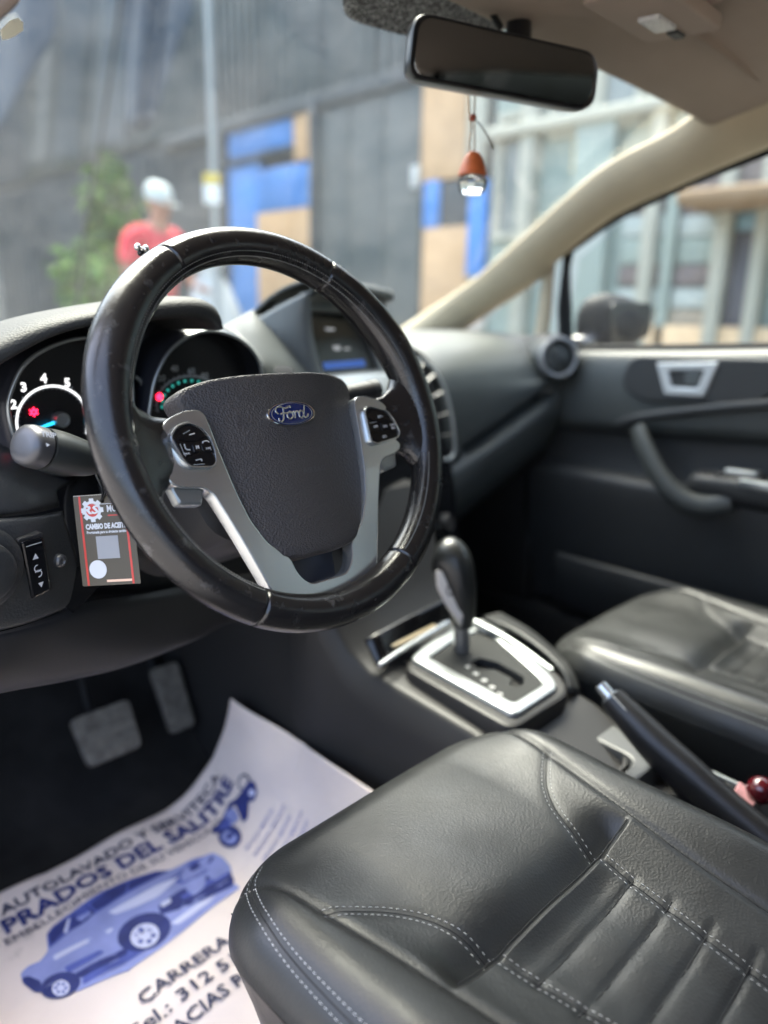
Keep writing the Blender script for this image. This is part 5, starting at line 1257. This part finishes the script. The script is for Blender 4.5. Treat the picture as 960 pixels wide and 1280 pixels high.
# foliage
leafm = [M('leaf green', lin(96, 132, 48), .5, var=.3, vscale=20), M('leaf dark', lin(58, 92, 40), .55, var=.3, vscale=20)]
def plant(label, c, rx, rz, n, h0, seed):
    rnd = random.Random(seed)
    t = thing('potted_shrub', label, 'plant', (c.x, c.y, .13), 'shrubs by the street')
    for mi in range(2):
        v, f = [], []
        for i in range(n//2):
            while True:
                d = V((rnd.uniform(-1, 1), rnd.uniform(-1, 1), rnd.uniform(-1, 1)))
                if d.length < 1: break
            ph = d.x*5+d.z*4
            p = c+V((d.x*rx*(1+.25*math.sin(d.z*9)), d.y*rx, d.z*rz)); a = V((rnd.gauss(0, 1), rnd.gauss(0, 1), rnd.gauss(-.3, .8))).normalized()
            s_ = a.cross(V((rnd.gauss(0, 1), rnd.gauss(0, 1), rnd.gauss(0, 1)))).normalized(); L = rnd.uniform(.07, .15); b = len(v)
            v += [p, p+a*L*.5+s_*L*.22, p+a*L+V((0, 0, -L*.2)), p+a*L*.5-s_*L*.22]; f += [(b, b+1, b+2), (b, b+2, b+3)]
        stuff(mk('foliage', v, f, leafm[mi], t, smooth=False))
    for i in range(7):
        e = c+V((rnd.uniform(-1, 1)*rx*.7, rnd.uniform(-1, 1)*rx*.7, rnd.uniform(-.2, .8)*rz))
        tube('stem', [V((c.x, c.y, .4)), (V((c.x, c.y, .4))+e)/2+V((.05, .02, .1)), e], lambda t: .016*(1-.7*t), M('stem bark', (.08, .06, .035), .8) if i == 0 and seed == 1 else bpy.data.materials['stem bark'], t, 6, 12)
    lathe('pot', [(.13, 0), (.19, .32), (.21, .33), (.21, .36), (.18, .36), (.17, .31), (.01, .31)], Fr((c.x, c.y, .13), (1, 0, 0), (0, 1, 0)), M('clay pot', (.22, .10, .06), .8), t, 24)
plant('tall leafy green shrub standing to the left of the person', PD(140, 268, 6.1), .22, .46, 900, .4, 1)
plant('low leafy green shrub at the left, below the tall one', PD(112, 345, 5.9), .26, .28, 700, .4, 2)

# ------------------------------------------------------------------ person: standing, cap and red shirt, head bowed, hands at a tray
pb = PD(188, 250, 5.4); bx, by = pb.x, pb.y
face = (V((RT.x, RT.y, 0)).normalized()*.75-V((FW.x, FW.y, 0)).normalized()*.6).normalized(); side = V((-face.y, face.x, 0))      # side = the figure's left
def bp_(f, s_, z): return V((bx, by, 0))+face*f+side*s_+V((0, 0, z))
per = thing('person', 'person in a red shirt and white cap standing by the shrubs', 'person', (bx, by, .13))
def skin(name, joints, edges, mat, sub=2):
    me = bpy.data.meshes.new(name); names = list(joints)
    me.from_pydata([tuple(joints[n][0]) for n in names], [(names.index(a), names.index(b)) for a, b in edges], [])
    o = setp(bpy.data.objects.new(name, me), mat, per)
    sk_ = o.modifiers.new('skin', 'SKIN'); 
    if not me.skin_vertices: 
        bm = bmesh.new(); bm.from_mesh(me); bm.verts.layers.skin.verify(); bm.to_mesh(me); bm.free()
    for i, n in enumerate(names):
        r_ = joints[n][1]; me.skin_vertices[0].data[i].radius = r_ if isinstance(r_, tuple) else (r_, r_); me.skin_vertices[0].data[i].use_root = (i == 0)
    sb = o.modifiers.new('sub', 'SUBSURF'); sb.levels = sub; sb.render_levels = sub; sk_.use_smooth_shade = True
    return o
G = .13
skinm = M('skin', lin(150, 104, 82), .55)
J = {'pelvis': (bp_(0, 0, G+.95), (.15, .11)), 'waist': (bp_(.02, 0, G+1.10), (.14, .10)), 'chest': (bp_(.04, 0, G+1.30), (.165, .115)), 'neck0': (bp_(.05, 0, G+1.44), (.09, .075)), 'neck': (bp_(.075, 0, G+1.51), .055), 'head0': (bp_(.11, 0, G+1.57), (.072, .085)), 'head1': (bp_(.12, 0, G+1.66), (.078, .095)), 'head2': (bp_(.115, 0, G+1.73), (.06, .07))}
Ed_ = [('pelvis', 'waist'), ('waist', 'chest'), ('chest', 'neck0'), ('neck0', 'neck'), ('neck', 'head0'), ('head0', 'head1'), ('head1', 'head2')]
for s_, nm2 in ((1, 'l'), (-1, 'r')):
    J.update({nm2+'sh': (bp_(.03, s_*.19, G+1.40), .065), nm2+'el': (bp_(.05, s_*.27, G+1.13), .047), nm2+'wr': (bp_(.26, s_*.20, G+1.05), .032), nm2+'pa': (bp_(.33, s_*.17, G+1.06), (.038, .022)),
              nm2+'hip': (bp_(0, s_*.09, G+.88), .095), nm2+'kn': (bp_(.02, s_*.11, G+.50), .062), nm2+'an': (bp_(-.02, s_*.12, G+.09), .045), nm2+'to': (bp_(.15, s_*.14, G+.04), (.045, .035))})
    Ed_ += [('neck0', nm2+'sh'), (nm2+'sh', nm2+'el'), (nm2+'el', nm2+'wr'), (nm2+'wr', nm2+'pa'), ('pelvis', nm2+'hip'), (nm2+'hip', nm2+'kn'), (nm2+'kn', nm2+'an'), (nm2+'an', nm2+'to')]
    for q_, (ds, ln_) in enumerate(((-.028, .06), (-.010, .075), (.010, .07), (.027, .055))):
        J[nm2+'f%da' % q_] = (bp_(.365, s_*.17+ds, G+1.055), .010); J[nm2+'f%db' % q_] = (bp_(.365+ln_, s_*.165+ds, G+1.035), .008); Ed_ += [(nm2+'pa', nm2+'f%da' % q_), (nm2+'f%da' % q_, nm2+'f%db' % q_)]
    J[nm2+'t'] = (bp_(.345, s_*.17-s_*.055, G+1.075), .010); Ed_ += [(nm2+'pa', nm2+'t')]
body = skin('body', J, Ed_, skinm)
redm = M('red cloth', lin(196, 40, 58), .85, var=.35, vscale=9, fine=14, gdist=.03, gstr=.6); denim = M('dark trousers', (.03, .035, .05), .85)
SJ = {'w': (bp_(.0, 0, G+.90), (.185, .14)), 'a': (bp_(.02, 0, G+1.10), (.175, .135)), 'c': (bp_(.04, 0, G+1.30), (.195, .145)), 'n': (bp_(.05, 0, G+1.45), (.12, .095))}
SE = [('w', 'a'), ('a', 'c'), ('c', 'n')]
for s_, q_ in ((1, 'l'), (-1, 'r')):
    SJ[q_+'s'] = (bp_(.03, s_*.20, G+1.40), .088); SJ[q_+'e'] = (bp_(.045, s_*.26, G+1.19), .072); SE += [('n', q_+'s'), (q_+'s', q_+'e')]
skin('shirt', SJ, SE, redm)
TJ = {'p': (bp_(0, 0, G+.95), (.165, .13))}; TE = []
for s_, q_ in ((1, 'l'), (-1, 'r')):
    TJ.update({q_+'h': (bp_(0, s_*.095, G+.84), .115), q_+'k': (bp_(.02, s_*.11, G+.50), .085), q_+'a': (bp_(-.02, s_*.12, G+.12), .07)}); TE += [('p', q_+'h'), (q_+'h', q_+'k'), (q_+'k', q_+'a')]
skin('trousers', TJ, TE, denim)
capm = M('white cap cloth', (.42, .46, .45), .8, var=.15, vscale=25)
cf_ = Fr(bp_(.105, 0, G+1.675), side, face, (0, 0, 1))
cp_ = lathe('cap', [(.108, -.01), (.112, .02), (.108, .06), (.09, .095), (.055, .118), (.003, .124)], Fr(cf_.o, cf_.u, cf_.v+V((0, 0, -.25)), V((0, 0, 1))), capm, per, 24, .86, 1.02)
plate('cap_peak', [roundpoly([(-.085, .07), (.085, .07), (.07, .185), (-.07, .185)], .05, 5)], Fr(cf_.o+V((0, 0, .0)), side, face+V((0, 0, -.35))), .01, .003, capm, cp_)
for s_ in (-1, 1):
    lathe('eye', sph(.012), Fr(bp_(.205, s_*.033, G+1.655), (1, 0, 0), (0, 1, 0)), M('eye', (.3, .28, .26), .3) if s_ < 0 else bpy.data.materials['eye'], body, 8)
    lathe('ear', sph(.03), Fr(bp_(.10, s_*.085, G+1.64), (1, 0, 0), (0, 1, 0)), skinm, body, 10, .5, .8)
tube('nose', [bp_(.205, 0, G+1.66), bp_(.235, 0, G+1.615), bp_(.215, 0, G+1.605)], .014, skinm, body, 8, 8)
tube('mouth', [bp_(.19, -.03, G+1.57), bp_(.205, 0, G+1.568), bp_(.19, .03, G+1.57)], .007, M('lips', lin(130, 70, 62), .5), body, 6, 8)
# white sacks leaning to the right of the person
def sack(p, label, k):
    r_ = []
    for i, (h, a) in enumerate(((0, .12), (.1, .17), (.35, .18), (.6, .15), (.75, .09), (.82, .05), (.88, .09))):
        r_.append([V((p.x+a*k*(1+.12*math.sin(3*t+i))*math.cos(t), p.y+a*k*(1+.1*math.cos(2*t+i*2))*math.sin(t), .13+h*k)) for t in [2*math.pi*j/20 for j in range(20)]])
    tag(loft('sack', r_, M('white sack weave', (.5, .52, .52), .7, fine=60, gdist=.004, gstr=.5) if 'white sack weave' not in bpy.data.materials else bpy.data.materials['white sack weave'], None), label, 'sack', 'sacks by the door')
sack(PD(263, 360, 5.6), 'white woven sack standing between the person and blue door', 1.45)

# driver's visor, swung down, just reaching the frame, and a small pale patch on the glass
dvf = Fr((0, .05, 0), (1, 0, 0), (0, 0, 1), (0, -1, 0))
e0, e1 = PY(34, -4, .05), PY(-8, 34, .05)
dv = thing('sun_visor', 'corner of a brown sun visor at the top left', 'sun visor', (-.62, .05, 1.37))
plate('visor_flap', [roundpoly([(e0.x, e0.z), (e0.x+.03, 1.36), (-.78, 1.36), (-.78, e1.z-.10), (e1.x-.06, e1.z-.055), (e1.x, e1.z)], .012)], dvf, .016, .005, visorm, dv)
surf('windscreen_patch', [[wst(0, 38), wst(18, 22), wst(29, 28)], [wst(2, 50), wst(14, 48), wst(29, 38)]], M('cream patch', (.72, .70, .58), .6), car, 4, 3)

surf('rear_window', [[V((x, -1.69, .99)) for x in (-.62, 0, .62)], [V((x, -1.60, 1.37)) for x in (-.55, 0, .55)]], glass('tinted rear glass', (.22, .25, .24), .02), car, 8, 6)
for x in (-.55, 0, .55): tube('window_bar', [V((x*1.1, -1.685, .98)), V((x, -1.60, 1.38))], .02, matteblack, car, 8, 4)
for x in (-.36, .36):
    loft('rear_headrest', [[V((x+hx*math.copysign(abs(math.cos(a))**.5, math.cos(a)), -1.32+.05*math.sin(a), z)) for a in [2*math.pi*j/20 for j in range(20)]] for z, hx in ((.98, .09), (1.0, .12), (1.10, .13), (1.14, .11), (1.15, .06))], leather, car, angle=60)
surf('rear_bench', [[V((x, -1.36, .98)) for x in (-.66, 0, .66)], [V((x, -1.26, .96)) for x in (-.66, 0, .66)], [V((x, -1.18, .6)) for x in (-.66, 0, .66)], [V((x, -.9, .52)) for x in (-.66, 0, .66)], [V((x, -.82, .3)) for x in (-.66, 0, .66)]], leather, car, 12, 30, .02)
